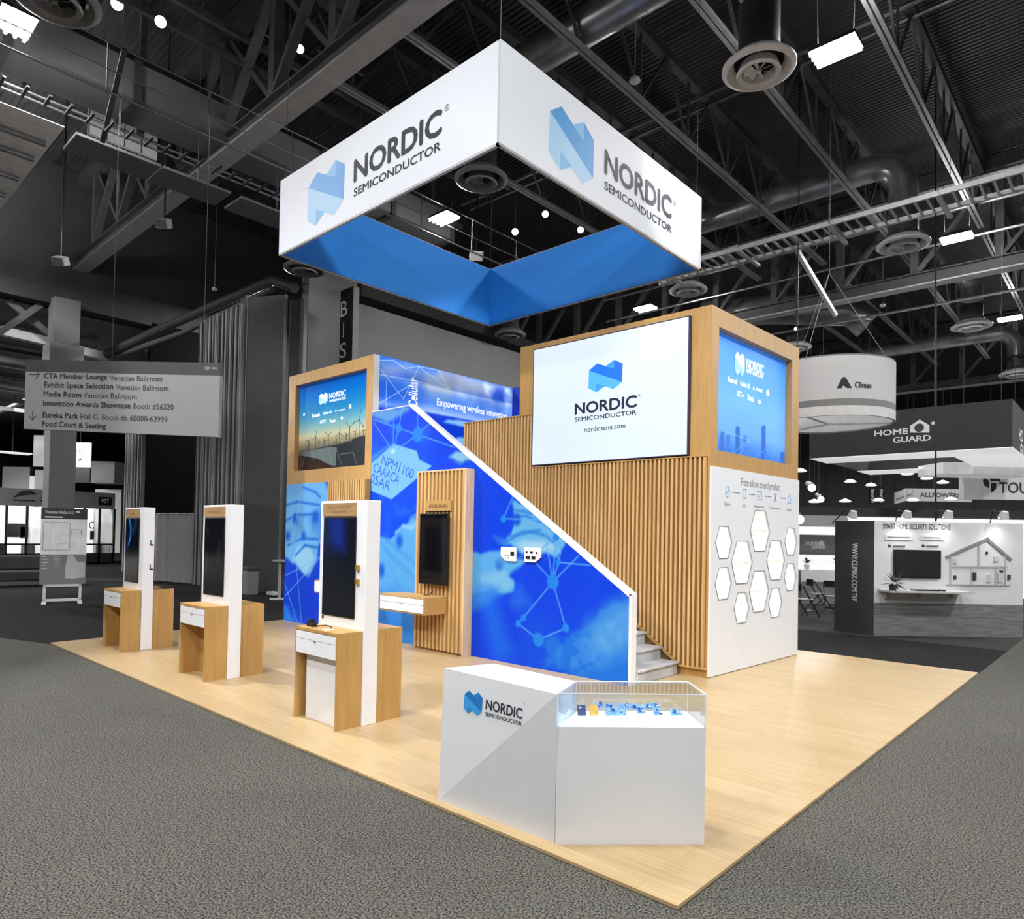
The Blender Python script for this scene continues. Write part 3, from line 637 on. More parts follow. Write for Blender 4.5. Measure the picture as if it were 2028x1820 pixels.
def slat_field(x0, x1, z0, z1, y, pitch=.078, wd=.042, dep=.04, zb=None):
    b = MB(); n = int((x1-x0)/pitch); st = (x1-x0-wd)/max(n, 1)
    for i in range(n+1):
        x = x0+i*st; za = zb(x) if zb else z0
        b.box((x, y-dep, za), (x+wd, y, z1))
    return b
sp = thing('slat_panel', 'small oak slat panel under the wind farm screen, beside the stair wall', 'slat panel', (-9.2, 4.25, .024))
slat_field(-9.86, -8.68, .3, 2.88, 4.235).build('slats', SLAT, sp)
MB().box((-9.88, 4.236, .024), (-8.64, 4.298, 2.885)).build('backing', SLATBACK, sp); MB().box((-8.66, 4.19, .024), (-8.625, 4.298, 2.885)).build('side_board', OAKD, sp)
SX = ony(3.62, 623, 1165).x; sh = thing('wall_shelf', 'white fronted oak wall shelf half hidden behind the nearest kiosk', 'wall shelf', (-9.6, 3.95, .7))
MB().box((SX, 3.62, .80), (SX+1.05, 4.19, 1.03)).build('box', OAK, sh); MB().box((SX+.025, 3.6, .825), (SX+1.02, 3.62, 1.005)).build('drawer', WHITE, sh)

# ------------------------------------------------------------------ stair wall with the large blue print
sw = thing('stair_wall', 'sloping blue printed wall with a white edge running down the stairs', 'printed wall', (-5.8, 4.36, .024))
XE = -3.045
def top_z(x): return 4.12 if x < -7.55 else 4.12-(x+7.55)*(4.12-1.165)/(7.55+XE)
CY = (92, 176, 244); DP = (0, 66, 240); PALE = (150, 208, 240); MID = (8, 104, 238)
def stair_art(a):
    P = lambda X, Y: pS.hit(720+X/3.034, 780+Y/3.034)
    PP = lambda *q: [P(*i) for i in q]
    n = a.noise(1.3, 21); n2 = a.noise(4.5, 22); n3 = a.noise(1.0, 23)
    a.fill(DP); a.mix(np.clip((n3-.45)*4, 0, 1)*.45, (0, 90, 244))
    a.poly(PP((45, 100), (250, 75), (270, 90), (200, 150), (140, 170), (45, 130)), (130, 190, 226), .05, .75, (n-.5)*.3)
    a.poly(PP((45, 300), (95, 330), (100, 395), (45, 430)), MID, .1, .8)
    # lower left light field
    a.poly(PP((60, 850), (160, 872), (235, 800), (300, 730), (380, 690), (380, 1560), (60, 1540)), CY, .03, 1, (n-.5)*.25)
    a.poly(PP((60, 1330), (200, 1260), (380, 1240), (380, 1580), (60, 1580)), (40, 130, 238), .35, .85, (n-.5)*.8)
    a.mix(np.clip((n2-.5)*4, 0, 1)*.3*(a.A < -7.0), (70, 150, 236))
    for X, Y, r in ((215, 885, .085), (108, 1062, .085), (232, 1258, .13)): a.disc(P(X, Y), r, (10, 80, 216), .05, .85, ry=r*1.3)
    for q in ((95, 900, 330, 1130), (140, 880, 360, 1060)): a.line(P(q[0], q[1]), P(q[2], q[3]), .05, (56, 136, 226), .5, .06)
    a.path(PP((195, 835), (240, 795), (290, 805), (330, 765), (365, 745)), .07, PALE, .8); a.path(PP((280, 745), (330, 735), (365, 712)), .06, (60, 140, 236), .8)
    # chip
    a.poly(PP((180, 300), (320, 342), (335, 395), (412, 432), (168, 634), (44, 582), (44, 420)), (126, 194, 240), .012)
    a.poly(PP((180, 300), (110, 360), (44, 420), (44, 380), (120, 320)), (90, 160, 226), .03, .6)
    # right of the slat panel
    a.poly(PP((640, 940), (700, 960), (760, 935), (830, 935), (905, 985), (960, 1010), (870, 1065), (850, 1100), (885, 1140), (880, 1170), (820, 1172), (760, 1150), (640, 1200)), CY, .03, 1, (n-.5)*.22)
    a.poly(PP((700, 1100), (830, 1060), (880, 1150), (820, 1175), (740, 1160)), PALE, .07, .6, (n-.5)*.2)
    a.disc(P(815, 1030), .07, (30, 110, 226), .05, .8)
    a.poly(PP((780, 855), (850, 870), (900, 830), (860, 930), (820, 900)), (60, 140, 236), .05, .8)
    # circuit field under the rail
    a.poly(PP((895, 640), (960, 660), (1040, 700), (1120, 800), (1210, 880), (1180, 960), (1120, 960), (1090, 940), (1050, 970), (960, 960), (900, 930), (850, 900), (860, 850), (900, 800)), (104, 182, 240), .03, 1, (n2-.5)*.2)
    a.poly(PP((915, 900), (960, 880), (1040, 880), (1100, 880), (1160, 900), (1180, 950), (1090, 950), (1040, 985), (960, 950)), (168, 214, 238), .05, .9, (n-.5)*.12)
    for q in (((900, 700), (960, 705), (1010, 720)), ((905, 730), (980, 735), (1060, 770)), ((850, 900), (920, 850), (1010, 830), (1090, 850), (1140, 890)), ((880, 860), (960, 830), (1060, 820)), ((930, 990), (975, 960), (1000, 985))): a.path(PP(*q), .04, (40, 128, 226), .75)
    a.disc(P(920, 757), .085, (14, 90, 220), .03)
    # bright beams and lens
    a.poly(PP((690, 1200), (780, 1190), (900, 1560), (790, 1640)), (18, 116, 250), .14, .7); a.poly(PP((940, 1180), (1000, 1260), (900, 1260)), (50, 140, 240), .1, .5, (n-.5)*.3)
    a.poly(PP((655, 1180), (740, 1150), (800, 1180), (700, 1260), (655, 1300)), (70, 156, 244), .1, .7, (n-.5)*.3)
    # foam at lower right
    a.poly(PP((1075, 1520), (1130, 1480), (1590, 1225), (1640, 1210), (1640, 1800), (1250, 1740), (1100, 1640)), (24, 116, 234), .05, 1, (n2-.5)*.35)
    a.poly(PP((1350, 1380), (1640, 1215), (1640, 1500), (1450, 1560)), (90, 168, 240), .18, .8, (n-.5)*.4)
    fo = np.clip((a.noise(7, 31)-.48)*7, 0, 1); msk = np.clip(-a.sd(PP((1075, 1520), (1600, 1235), (1640, 1600), (1250, 1740)))*6, 0, 1)
    a.mix(fo*msk*.32, (110, 182, 246))
    # small light clouds near the top of the slope
    a.poly(PP((500, 380), (560, 345), (640, 330), (660, 400), (600, 420)), (140, 200, 236), .04, 1, (n2-.5)*.14)
    # network
    LN = (96, 176, 246); ND = (30, 136, 244)
    for q in (((60, 155), (180, 195), (210, 207), (325, 245)), ((325, 245), (325, 90)), ((325, 245), (410, 165)), ((325, 245), (545, 320)), ((325, 245), (180, 350)), ((210, 207), (180, 350)), ((180, 195), (178, 350)), ((210, 207), (235, 85)), ((180, 90), (180, 195)), ((60, 170), (180, 350)),
              ((840, 750), (900, 610)), ((840, 750), (1075, 757)), ((1075, 757), (1137, 1130)), ((1155, 860), (1137, 1130)), ((1155, 860), (1170, 1012)), ((1045, 950), (1155, 860)), ((1170, 1012), (1137, 1130)), ((1170, 1012), (1360, 1030)), ((1170, 1012), (1200, 890)), ((1137, 1130), (1290, 975)), ((1137, 1130), (1040, 1020)), ((1137, 1130), (960, 1345)), ((1137, 1130), (1215, 1408)), ((960, 1345), (930, 1380)), ((930, 1380), (1050, 1478)), ((1050, 1478), (1215, 1408))): a.path(PP(*q), .022, LN, .85)
    for X, Y, r in ((325, 245, .13), (210, 207, .085), (180, 195, .05), (840, 750, .06), (1137, 1130, .105), (1170, 1012, .05), (960, 1345, .05), (930, 1380, .055), (1050, 1478, .1), (1215, 1408, .06), (1155, 860, .05)): a.disc(P(X, Y), r, ND, .015)
    a.poly(PP((170, 330), (195, 330), (180, 360), (160, 355)), (190, 226, 246), .02)
printed('printed_panel', pS, XR, .024, XE, 4.12, 640, 400, lambda a: (stair_art(a), a.c.__imul__(.86)), painted('mural_print', .5, 0, .2), sw, 0, top=top_z)
MB().prism([(XR, YS+.002, .024), (XE, YS+.002, .024), (XE, YS+.002, 1.16), (-7.55, YS+.002, 4.115), (XR, YS+.002, 4.115)], (0, .1, 0)).build('core', WHITE, sw)
cp = MB(); cp.prism([(-7.57, YS-.004, 4.12), (-7.52, YS-.004, 4.15), (XE+.03, YS-.004, 1.19), (XE-.012, YS-.004, 1.15)], (0, .12, 0)).box((XE-.01, YS-.004, .024), (XE+.03, YS+.116, 1.19)).box((XR, YS-.002, 4.115), (-7.53, YS+.116, 4.13))
cp.build('white_edge', WHITE, sw)
PT = lambda X, Y: pS.hit(720+X/3.034, 780+Y/3.034)
for s, q0, q1, h in (('NPM1100', (112, 395), (300, 487), .15), ('CAAACA', (62, 440), (215, 520), .15), ('05AR', (44, 505), (160, 560), .15)):
    p0 = PT(*q0); p1 = PT(*q1); u = Vector((p1[0]-p0[0], 0, p1[1]-p0[1])); L = u.length; u.normalize()
    pl = Plane(pS.pt(p0[0], p0[1]), u, Vector((-u.z, 0, u.x))); MB().text(s, pl, 0, -.08, L, h*1.15, .002, 0).build('chip_lettering', mat('deep_blue_print', (36, 92, 206), .5), sw)

# oak slat display on the stair wall with its television and shelf
sd = thing('slat_panel', 'tall oak slat panel on the blue stair wall behind a television', 'slat panel', (-6.5, 4.2, .024))
slat_field(-7.09, -5.95, .06, 2.915, 4.16, .088, .046).build('slats', SLAT, sd)
MB().box((-7.1, 4.161, .024), (-5.93, 4.296, 2.93)).build('backing', SLATBACK, sd)
MB().box((-5.945, 4.115, .024), (-5.915, 4.297, 2.935)).box((-7.1, 4.118, 2.915), (-5.945, 4.297, 2.94)).build('side_board', mat('pale_oak_edge', (206, 176, 138), .5, rgb2=(222, 194, 158), scale=3, stretch=(9, 9, .7)), sd)
MB().box((-6.84, 4.09, 2.28), (-6.22, 4.118, 2.44)).build('name_plate', OAK, sd)
eg = MB()
for k in range(13): eg.box((-6.74+k*.034, 4.086, 2.335), (-6.74+k*.034+.02, 4.0905, 2.335+.05*(1 if k % 3 else .7)))
eg.build('engraved_lettering', mat('engraved_brown', (128, 92, 52), .7), sd)
tv = thing('television', 'portrait television mounted on the tall oak slat panel', 'television', (-6.5, 4.05, 1.1))
MB().box((-6.88, 4.02, 1.10), (-6.22, 4.075, 2.235)).build('housing', BLACK, tv, bevel=.006); MB().box((-6.86, 4.014, 1.12), (-6.24, 4.02, 2.215)).build('screen', SCREEN, tv)
MB().box((-6.75, 4.075, 1.4), (-6.35, 4.118, 1.9)).build('wall_mount', BLACK, tv)
ws = thing('wall_shelf', 'floating oak drawer box with a white front below the portrait television', 'wall shelf', (-6.9, 3.9, .66))
bx = MB(); bx.box((-7.42, 3.66, .90), (-6.3, 4.11, .925)).box((-7.42, 3.66, .655), (-6.3, 4.11, .675)).box((-7.42, 3.66, .675), (-7.4, 4.11, .90)).box((-6.32, 3.66, .675), (-6.3, 4.11, .90)).box((-7.4, 4.05, .675), (-6.32, 4.11, .9)); bx.build('box', OAK, ws)
dr = MB().box((-7.39, 3.645, .682), (-6.33, 4.0, .805)).box((-7.39, 3.645, .811), (-6.33, 4.0, .894)).build('drawer', WHITE, ws)
MB().ball((-6.86, 3.64, .8), .012).build('knob', CHROME, dr)
tag(MB().tube([(-6.72, 4.0, .93), (-6.66, 3.95, .932), (-6.6, 4.02, .935), (-6.62, 4.1, 1.0)], .008, 6).build('power_cable', BLACK, label='short black cable lying on the floating drawer box', cat='cable'))
for nm, a0, cut, lb in (('sample_card', -5.30, 'l', 'white sample card with one dark chip on the blue stair wall'), ('sample_card', -4.83, 'r', 'white sample card with five dark chips on the blue stair wall')):
    w_ = .305; c = thing(nm, lb, 'sample card', (a0+.15, 4.28, 1.52))
    pts = [(a0, 1.735), (a0, 1.6), (a0+.1, 1.53), (a0+w_, 1.53), (a0+w_, 1.735)] if cut == 'l' else [(a0, 1.74), (a0, 1.53), (a0+.2, 1.53), (a0+w_, 1.6), (a0+w_, 1.74)]
    MB().prism([(x, 4.275, z) for x, z in pts], (0, .022, 0)).build('card', WHITE, c)
    for x, z, s, h in (((.2, 1.61, .07, .06), (.09, 1.6, .015, .015), (.14, 1.6, .015, .015), (.09, 1.565, .015, .015), (.15, 1.565, .015, .015)) if cut == 'l' else ((.03, 1.66, .03, .025), (.11, 1.66, .05, .025), (.22, 1.655, .025, .025), (.03, 1.575, .08, .04), (.14, 1.575, .07, .04))):
        MB().box((a0+x, 4.268, z), (a0+x+s, 4.275, z+h)).build('chip', BLACK, c)

# ------------------------------------------------------------------ back wall print
XB = -8.615; pB = planex(XB)
bw = thing('back_wall', 'tall blue printed wall above the stairs reading Empowering wireless innovation', 'printed wall', (XB, 6.3, .024))
def back_art(a):
    P = lambda X, Y: pB.hit(550+X/4.716, 680+Y/4.716); PP = lambda *q: [P(*i) for i in q]
    n = a.noise(.9, 41); n2 = a.noise(2.4, 42)
    a.grad([(0, (4, 50, 190)), (3.85, (6, 54, 206)), (4.2, (8, 60, 214)), (4.32, (170, 200, 250)), (4.5, (90, 146, 242)), (4.72, (140, 186, 250)), (4.82, (214, 228, 252)), (4.86, (136, 162, 208)), (5.05, (160, 182, 222)), (5.2, (76, 136, 226))])
    a.mix(np.clip(.5-(a.A-5.2)/.9, 0, 1)*np.clip((a.B-4.2)*4, 0, 1)*.8, (14, 92, 226))
    a.mix(np.clip((n-.48)*5, 0, 1)*np.clip((a.B-4.3)*3, 0, 1)*.6, (20, 84, 214))
    a.mix(np.clip((n2-.5)*5, 0, 1)*np.clip((a.B-4.85)*6, 0, 1)*.7, (172, 180, 206))
    a.poly(PP((1500, 240), (1950, 370), (1945, 470), (1500, 400)), (158, 170, 196), .05, .8); a.poly(PP((950, 160), (1250, 200), (1100, 330), (950, 310)), (150, 164, 206), .12, .7)
    a.poly(PP((1920, 370), (2170, 420), (2170, 470), (1940, 470)), (206, 222, 250), .05, .9); a.poly(PP((2050, 420), (2110, 430), (2110, 560), (2000, 540), (1990, 460)), (20, 70, 212), .08, .8, (n2-.5)*.2)
    for q in (((960, 160), (1080, 158), (1190, 235), (1310, 215), (1600, 430)), ((1310, 215), (1500, 250), (1600, 430)), ((960, 240), (1175, 520), (1320, 215)), ((950, 560), (1240, 390)), ((960, 290), (1270, 350), (1600, 430)), ((1015, 360), (1012, 600))): a.path(PP(*q), .014, (206, 226, 250), .75)
    a.mix(np.clip(.5-(a.B-4.3)/.05, 0, 1)*np.clip((a.A-5.0)*2, 0, 1), (8, 58, 206))
    for q in (((1545, 740), (1580, 702), (1680, 712), (1720, 722), (1800, 740), (1760, 778), (1660, 768)), ((1650, 900), (1700, 870), (1760, 890), (1760, 1000), (1700, 980))): a.poly(PP(*q), (150, 206, 244), .03, .9, (n2-.5)*.1)
printed('printed_panel', pB, 4.43, .024, 8.1, 5.2, 440, 480, back_art, painted('emissive_print', .5, .42, .2), bw, 0)  # print also emits its own colours
MB().box((XB-.12, 4.43, .024), (XB-.002, 8.1, 5.2)).box((XB-.12, 8.1, .024), (-6.1, 8.2, 5.2)).build('core', mat('deep_blue_panel', (8, 58, 196), .5, var=.03), bw)
bt = MB(); text_px(bt, 'Empowering wireless innovation', pB, c4(1487, 700), c4(1990+160, 590), .004, .006)
_a, _b = pB.hit(*c4(1487, 575)); _a1, _b1 = pB.hit(1004, 828)
bt = MB(); bt.text('Empowering wireless innovation', pB, _a, _b-.055, _a1-_a, .19, .004, .02)
p0 = pB.hit(*c4(1302, 600)); p1 = pB.hit(*c4(1302, 330)); plv = Plane(pB.pt(p0[0], p0[1]), (0, 0, 1), (0, -1, 0)); bt.text('Cellular', plv, 0, 0, p1[1]-p0[1], .22, .004, .015)
bt.build('lettering', LITW, bw)

# ------------------------------------------------------------------ stairs
stp = thing('staircase', 'grey stone look staircase rising between the blue wall and the oak slat wall', 'staircase', (-5, 4.9, .024))
MARB = mat('grey_marble', (172, 175, 179), .5, rgb2=(200, 203, 207), scale=2.5, contrast=(.4, .6))
for i in range(15):
    x = -2.99-i*.262; z = .024+i*.178
    MB().box((x-.262-.02, 4.42, max(.024, z-.3)), (x, 5.45, z+.15)).box((x-.264, 4.42, z+.15), (x+.03, 5.45, z+.182)).build('step', MARB, stp, bevel=.008)

# ------------------------------------------------------------------ right tower
YT = 5.513; TT = 5.133; TX0, TX1 = -6.08, -2.575; pT = planey(YT)
rt = thing('corner_tower', 'right oak clad tower carrying the large white screen and the hexagon panel', 'booth tower', (-4.3, 6.9, .024))
R0 = Vector((TX1, YT, 0)); R1 = Vector((-2.453, 8.456, 0)); pR = Plane(R0, R1-R0); RW = (R1-R0).length
MB().box((TX0, YT, .024), (TX1, YT+.08, TT)).box((-7.40, YT, .024), (TX0, YT+.08, 3.94)).build('front_wall', OAK, rt)
MB().box((TX0, YT+.08, .024), (TX0+.08, 8.4, TT)).box((TX0, 8.32, .024), (-2.56, 8.4, TT)).box((TX0+.08, YT+.08, TT-.1), (-2.66, 8.32, TT-.05)).build('carcass', OAKD, rt)
rf = MB()
for a0, b0, a1, b1 in ((.0, 2.915, RW, 3.15), (0, 4.875, RW, TT), (0, 3.15, .21, 4.875), (2.67, 3.15, RW, 4.875)): rf.slab(pR, a0, b0, a1, b1, -.15, 0)
rf.build('wood_frame', OAK, rt)
def city_art(a):
    P = lambda X, Y: pR.hit(1380+X/4.4375, 590+Y/4.4375); PP = lambda *q: [P(*i) for i in q]; n = a.noise(1.0, 51)
    a.grad([(3.15, (40, 108, 206)), (3.5, (96, 156, 240)), (3.95, (98, 164, 248)), (4.3, (76, 150, 246)), (4.6, (70, 146, 246)), (4.88, (44, 118, 226))])
    a.mix(np.clip((n-.4)*3, 0, 1)*.25, (120, 180, 250))
    for x0, x1, yt, c in ((185, 218, 1180, (44, 98, 180)), (230, 266, 1205, (60, 116, 200)), (266, 305, 1160, (44, 100, 184)), (318, 358, 1195, (56, 110, 196)), (402, 440, 1122, (30, 92, 176)), (468, 505, 1205, (56, 112, 200)), (515, 545, 1300, (60, 120, 210)), (628, 665, 1115, (30, 88, 190)), (790, 830, 1350, (40, 100, 200)), (560, 600, 1370, (50, 110, 205))):
        dy = (x0-185)*.16; a.poly(PP((x0, yt+12), ((x0+x1)/2, yt-6), (x1, yt+10), (x1, 1390+dy), (x0, 1385+dy)), c, .012, .9)
    for q in (((215, 955), (190, 1060), (250, 1120)), ((190, 1330), (280, 1370)), ((220, 1330), (280, 1160), (520, 1240), (360, 1380)), ((420, 1390), (520, 1250)), ((660, 1330), (560, 1400)), ((770, 1290), (700, 1440)), ((640, 1340), (670, 1400))): a.path(PP(*q), .008, (150, 196, 250), .7)
    a.mix(np.clip((3.32-a.B)*4, 0, 1)*.4, (30, 96, 196))
printed('screen', pR, .21, 3.15, 2.67, 4.875, 460, 320, city_art, painted('lit_picture', .5, .5, .2), rt, -.11)
c6 = lambda X, Y: (1380+X/4.4375, 590+Y/4.4375)
a0, b0 = pR.hit(*c6(395, 560)); a1, b1 = pR.hit(*c6(478, 570))
emblem(pR, (a0+a1)/2, pR.hit(*c6(437, 572))[1], a1-a0, .36, -.104, rt, EM_WHITE)
for s, x0, yb, x1, h in (('NORDIC', 495, 612, 645, .155), ('SEMICONDUCTOR', 495, 645, 640, .05), ('Bluetooth', 330, 724, 412, .075), ('Cellular IoT', 440, 762, 524, .07), ('matter', 578, 806, 634, .05), ('DECT', 414, 854, 450, .08), ('Thread', 500, 890, 558, .09)):
    p0 = pR.hit(*c6(x0, yb)); p1 = pR.hit(*c6(x1, yb)); MB().text(s, pR, p0[0], p0[1], p1[0]-p0[0], h, -.103, .02).build('lettering', LITW, rt)
for X, Y, r in ((680, 828, .085), (608, 908, .06), (558, 790, .04), (462, 852, .04)):
    a, c = pR.hit(*c6(X, Y)); MB().cyl(pR.pt(a, c, -.105), pR.pt(a, c, -.102), r*.6, n=20).build('partner_mark', LITW, rt)
# slat cladding in two heights with its sloped foot
foot = lambda x: .16 if x > -2.97 else .16+(-2.97-x)*.705
sl1 = slat_field(-5.74, TX1-.04, 0, 3.045, YT-.002, .0705, .034, .045, zb=foot); sl1.m = [0]*len(sl1.f)
sl2 = slat_field(-7.40, -5.76, 0, 3.94, YT-.002, .0705, .034, .045, zb=foot)
sl1.build('slat_cladding', SLAT, rt); sl2.build('slat_cladding', SLAT, rt)
MB().prism([(-7.4, YT-.003, foot(-7.4)), (-2.97, YT-.003, .16), (TX1-.03, YT-.003, .16), (TX1-.03, YT-.003, 3.05), (-5.75, YT-.003, 3.05), (-5.75, YT-.003, 3.945), (-7.4, YT-.003, 3.945)], (0, .002, 0)).build('slat_backing', SLATBACK, rt)
tr = MB().bar((-7.4, YT-.03, foot(-7.4)-.01), (-2.97, YT-.03, .15), .055, .03).box((-2.97, YT-.058, .135), (TX1, YT, .16)).box((-7.4, YT-.055, 3.94), (-5.75, YT, 3.955)).box((-5.75, YT-.055, 3.045), (TX1-.03, YT, 3.06)); tr.build('slat_trim', OAK, rt)
# hexagon panel
HX = ((.366, 1.87, .47), (.367, 1.296, .47), (1.5, 2.05, .65), (.925, 1.583, .65), (1.491, 1.136, .65), (2.06, 1.597, .65), (2.617, 1.897, .46), (2.617, 1.318, .46), (.925, .922, .465), (2.058, .932, .475))
def hexpts(a, b_, w_): 
    h = w_*.47; return [(a-w_/2, b_), (a-w_*.27, b_+h), (a+w_*.27, b_+h), (a+w_/2, b_), (a+w_*.27, b_-h), (a-w_*.27, b_-h)]
cu = bpy.data.curves.new('panel', 'CURVE'); cu.dimensions = '2D'; cu.fill_mode = 'BOTH'; cu.extrude = .012
for pts in [[(0, .034), (RW, .034), (RW, 2.915), (0, 2.915)]]+[hexpts(*h) for h in HX]:
    spn = cu.splines.new('POLY'); spn.points.add(len(pts)-1); spn.use_cyclic_u = True
    for k, q in enumerate(pts): spn.points[k].co = (q[0], q[1], 0, 1)
ob = bpy.data.objects.new('panel', cu); COL.objects.link(ob); bpy.context.view_layer.update()
me = bpy.data.meshes.new_from_object(ob.evaluated_get(bpy.context.evaluated_depsgraph_get()))
hp = MB(); hp.add([pR.pt(v.co.x, v.co.y, v.co.z+.012) for v in me.vertices], [tuple(p.vertices) for p in me.polygons]); bpy.data.objects.remove(ob); bpy.data.curves.remove(cu); bpy.data.meshes.remove(me)
hp.build('white_panel', WHITEP, rt)
for i, (a, b_, w_) in enumerate(HX):
    pts = hexpts(a, b_, w_); dp = .10
    nb = MB(); n = 6
    nb.add([pR.pt(*q, .0) for q in pts]+[pR.pt(*q, -dp) for q in pts], [(k, (k+1) % n, n+(k+1) % n, n+k) for k in range(n)])
    o = nb.build('niche', mat('lit_niche_liner', (244, 243, 240), .5, emit=.28), rt)  # liner emission evens out the shading between niche walls
    MB().poly([pR.pt(*q, -dp) for q in pts]).build('niche_back', GLOWH, o)
    ri = MB()
    for k in range(n): ri.bar(pR.pt(*pts[k], .026), pR.pt(*pts[(k+1) % n], .026), .012, .014)
    ri.build('niche_rim', mat('aluminium_rim', (158, 164, 176), .35, .3), o)
    if w_ > .6: MB().slab(pR, a-w_*.49, b_-.006, a+w_*.49, b_+.006, -dp, -.01).build('glass_shelf', mat('frosted_shelf', (236, 238, 240), .3), o)
st = MB(); st.text('From silicon to end product', pR, .868, 2.66, 1.31, .15, .026).build('lettering', INKG, rt)
for a, w_, s in ((.459, .17, 'Silicon'), (.973, .1, 'SoC'), (1.473, .34, 'Development kit'), (2.023, .4, 'Development tools'), (2.549, .18, 'Product')): MB().text(s, pR, a-w_/2, 2.39, w_, .045, .026).build('lettering', INKG, rt)
for a0, a1 in ((.61, .83), (1.11, 1.32), (1.65, 1.87), (2.19, 2.4)): MB().slab(pR, a0, 2.581, a1, 2.592, .025, .027).build('link_line', INKG, rt)
ic = MB(); ib = .026
def ring(mb, pts, t_): 
    for k in range(len(pts)): mb.bar(pR.pt(*pts[k], ib), pR.pt(*pts[(k+1) % len(pts)], ib), t_, .003, up=pR.n)
ring(ic, [(.459+.06*math.cos(k*PI/8), 2.585+.075*math.sin(k*PI/8)) for k in range(16)], .012); ring(ic, [(.43, 2.56), (.49, 2.61)], .01)
ring(ic, [(.925, 2.52), (1.02, 2.52), (1.02, 2.65), (.925, 2.65)], .014); ring(ic, [(1.4, 2.52), (1.54, 2.52), (1.54, 2.65), (1.4, 2.65)], .014); ring(ic, [(1.45, 2.56), (1.49, 2.61)], .012)
ring(ic, [(1.98, 2.52), (2.06, 2.65)], .016); ring(ic, [(2.06, 2.52), (1.98, 2.65)], .016); ring(ic, [(2.5, 2.52), (2.595, 2.52), (2.595, 2.6), (2.548, 2.65), (2.5, 2.6)], .012)
ic.build('line_icon', mat('sky_blue_print', (120, 178, 226), .5), rt)
MB().box((-2.97, YT-.01, .024), (TX1, YT+.0, .135)).build('base_board', OAKD, rt)

led = thing('video_wall', 'large bright white video wall with the blue N emblem, mounted on the oak tower', 'video wall', (-4.3, 5.4, 3.07))
MB().box((-5.735, 5.45, 3.075), (-2.872, 5.512, 5.03)).build('cabinet', mat('dark_violet_edge', (46, 40, 70), .5), led)
LEDF = mat('lit_white_screen', (120, 128, 136), .3, ergb=(230, 243, 255), emit=.8, var=.004)
MB().box((-5.715, 5.444, 3.09), (-2.892, 5.45, 5.012)).build('screen', LEDF, led)
pL = planey(5.444)
emblem(pL, -4.275, 4.372, .625, .455, .003, led, EM_LED)
b = MB(); b.text('NORDIC', pL, -4.838, 3.84, 1.125, .172, .003, .03); b.text('SEMICONDUCTOR', pL, -4.838, 3.727, 1.127, .066, .003, .018); b.text('nordicsemi.com', pL, -4.648, 3.545, .75, .075, .003, .008); b.text('®', pL, -3.69, 3.98, .045, .045, .003); b.build('lettering', INKL, led)
# ------------------------------------------------------------------ kiosks
FZ = .024
def kiosk(x, y, label, title, art, extras, seed):
    t = thing('demo_kiosk', label, 'demo kiosk', (x, y, FZ), group='demo kiosks on the maple floor')
    hw = .3775; k = dict(parent=t, local=True)
    ct_ = MB()
    for s in (-1, 1):
        ya, yb = (-.39, -.105) if s < 0 else (.07, .39)
        ct_.box((-hw, ya, .895), (hw, yb, .925)).box((-hw, ya, 0), (-hw+.022, yb, .895)).box((hw-.022, ya, 0), (hw, yb, .895))
        yy = -.13 if s < 0 else .07; ct_.box((-hw+.022, yy, 0), (hw-.022, yy+.025, .895))
    ct_.build('counter', OAK, **k)
    for s in (-1, 1):
        y0, y1 = (-.383, -.14) if s < 0 else (.11, .383); f = -.394 if s < 0 else .383
        d = MB().box((-hw+.026, y0, .67), (hw-.026, y1, .888)).box((-hw+.026, f, .67), (hw-.026, f+.011, .812)).box((-hw+.026, f, .817), (hw-.026, f+.011, .888)).build('drawer', WHITE, **k)
        MB().ball((0, f-.008 if s < 0 else f+.018, .81), .013).build('knob', CHROME, d, local=True)
    MB().box((-.42, -.10, 0), (.402, .065, 2.215)).build('pylon', WHITE, bevel=.006, **k)
    fa = Plane((0, -.1, 0), (1, 0, 0)); bk = Plane((0, .065, 0), (-1, 0, 0))
    nm = mat('plaque_oak', (160, 124, 82), .5, rgb2=(176, 140, 96), scale=3, stretch=(.7, 9, 9))
    MB().slab(fa, -.36, 2.058, .225, 2.19, 0, .012).slab(bk, -.3, 2.058, .3, 2.19, 0, .012).build('name_plate', nm, **k)
    b = MB(); lines = title.split('|')
    for i, s in enumerate(lines):
        w_ = min(.5, .032*len(s)); b.text(s, fa, -.07-w_/2, 2.135-.045*i if len(lines) > 1 else 2.112, w_, .028, .0135)
    b.build('engraved_lettering', mat('engraved_brown', (128, 92, 52), .7), **k)
    o = MB().slab(fa, -.34, 1.03, .236, 2.045, 0, .012).slab(bk, -.3, 1.03, .3, 2.045, 0, .012).build('display', BLACK, **k)
    if art: printed('display_picture', fa, -.328, 1.042, .224, 2.033, 90, 150, art, painted('dim_screen_picture', .08, .5, .6), t, .0135, local=True)
    else: MB().slab(fa, -.328, 1.042, .224, 2.033, .012, .0135).build('display_glass', SCREEN, **k)
    extras(t, fa, k); return t
def globe_art(a):
    a.fill((8, 10, 20)); n = a.noise(5, 61)
    a.disc((-.40, 1.83), .30, (14, 60, 110), .05, .9); a.disc((-.42, 1.84), .285, (8, 16, 36), .04); a.mix(np.clip((n-.5)*4, 0, 1)*np.clip((a.B-1.5)*3, 0, 1)*.25, (30, 120, 190))
    th = np.hypot(a.A+.40, a.B-1.83); a.mix(np.exp(-((th-.29)/.018)**2)*.8*(a.B > 1.62), (60, 170, 240)); a.mix(np.clip((1.4-a.B)*2, 0, 1)*.6, (40, 34, 32))
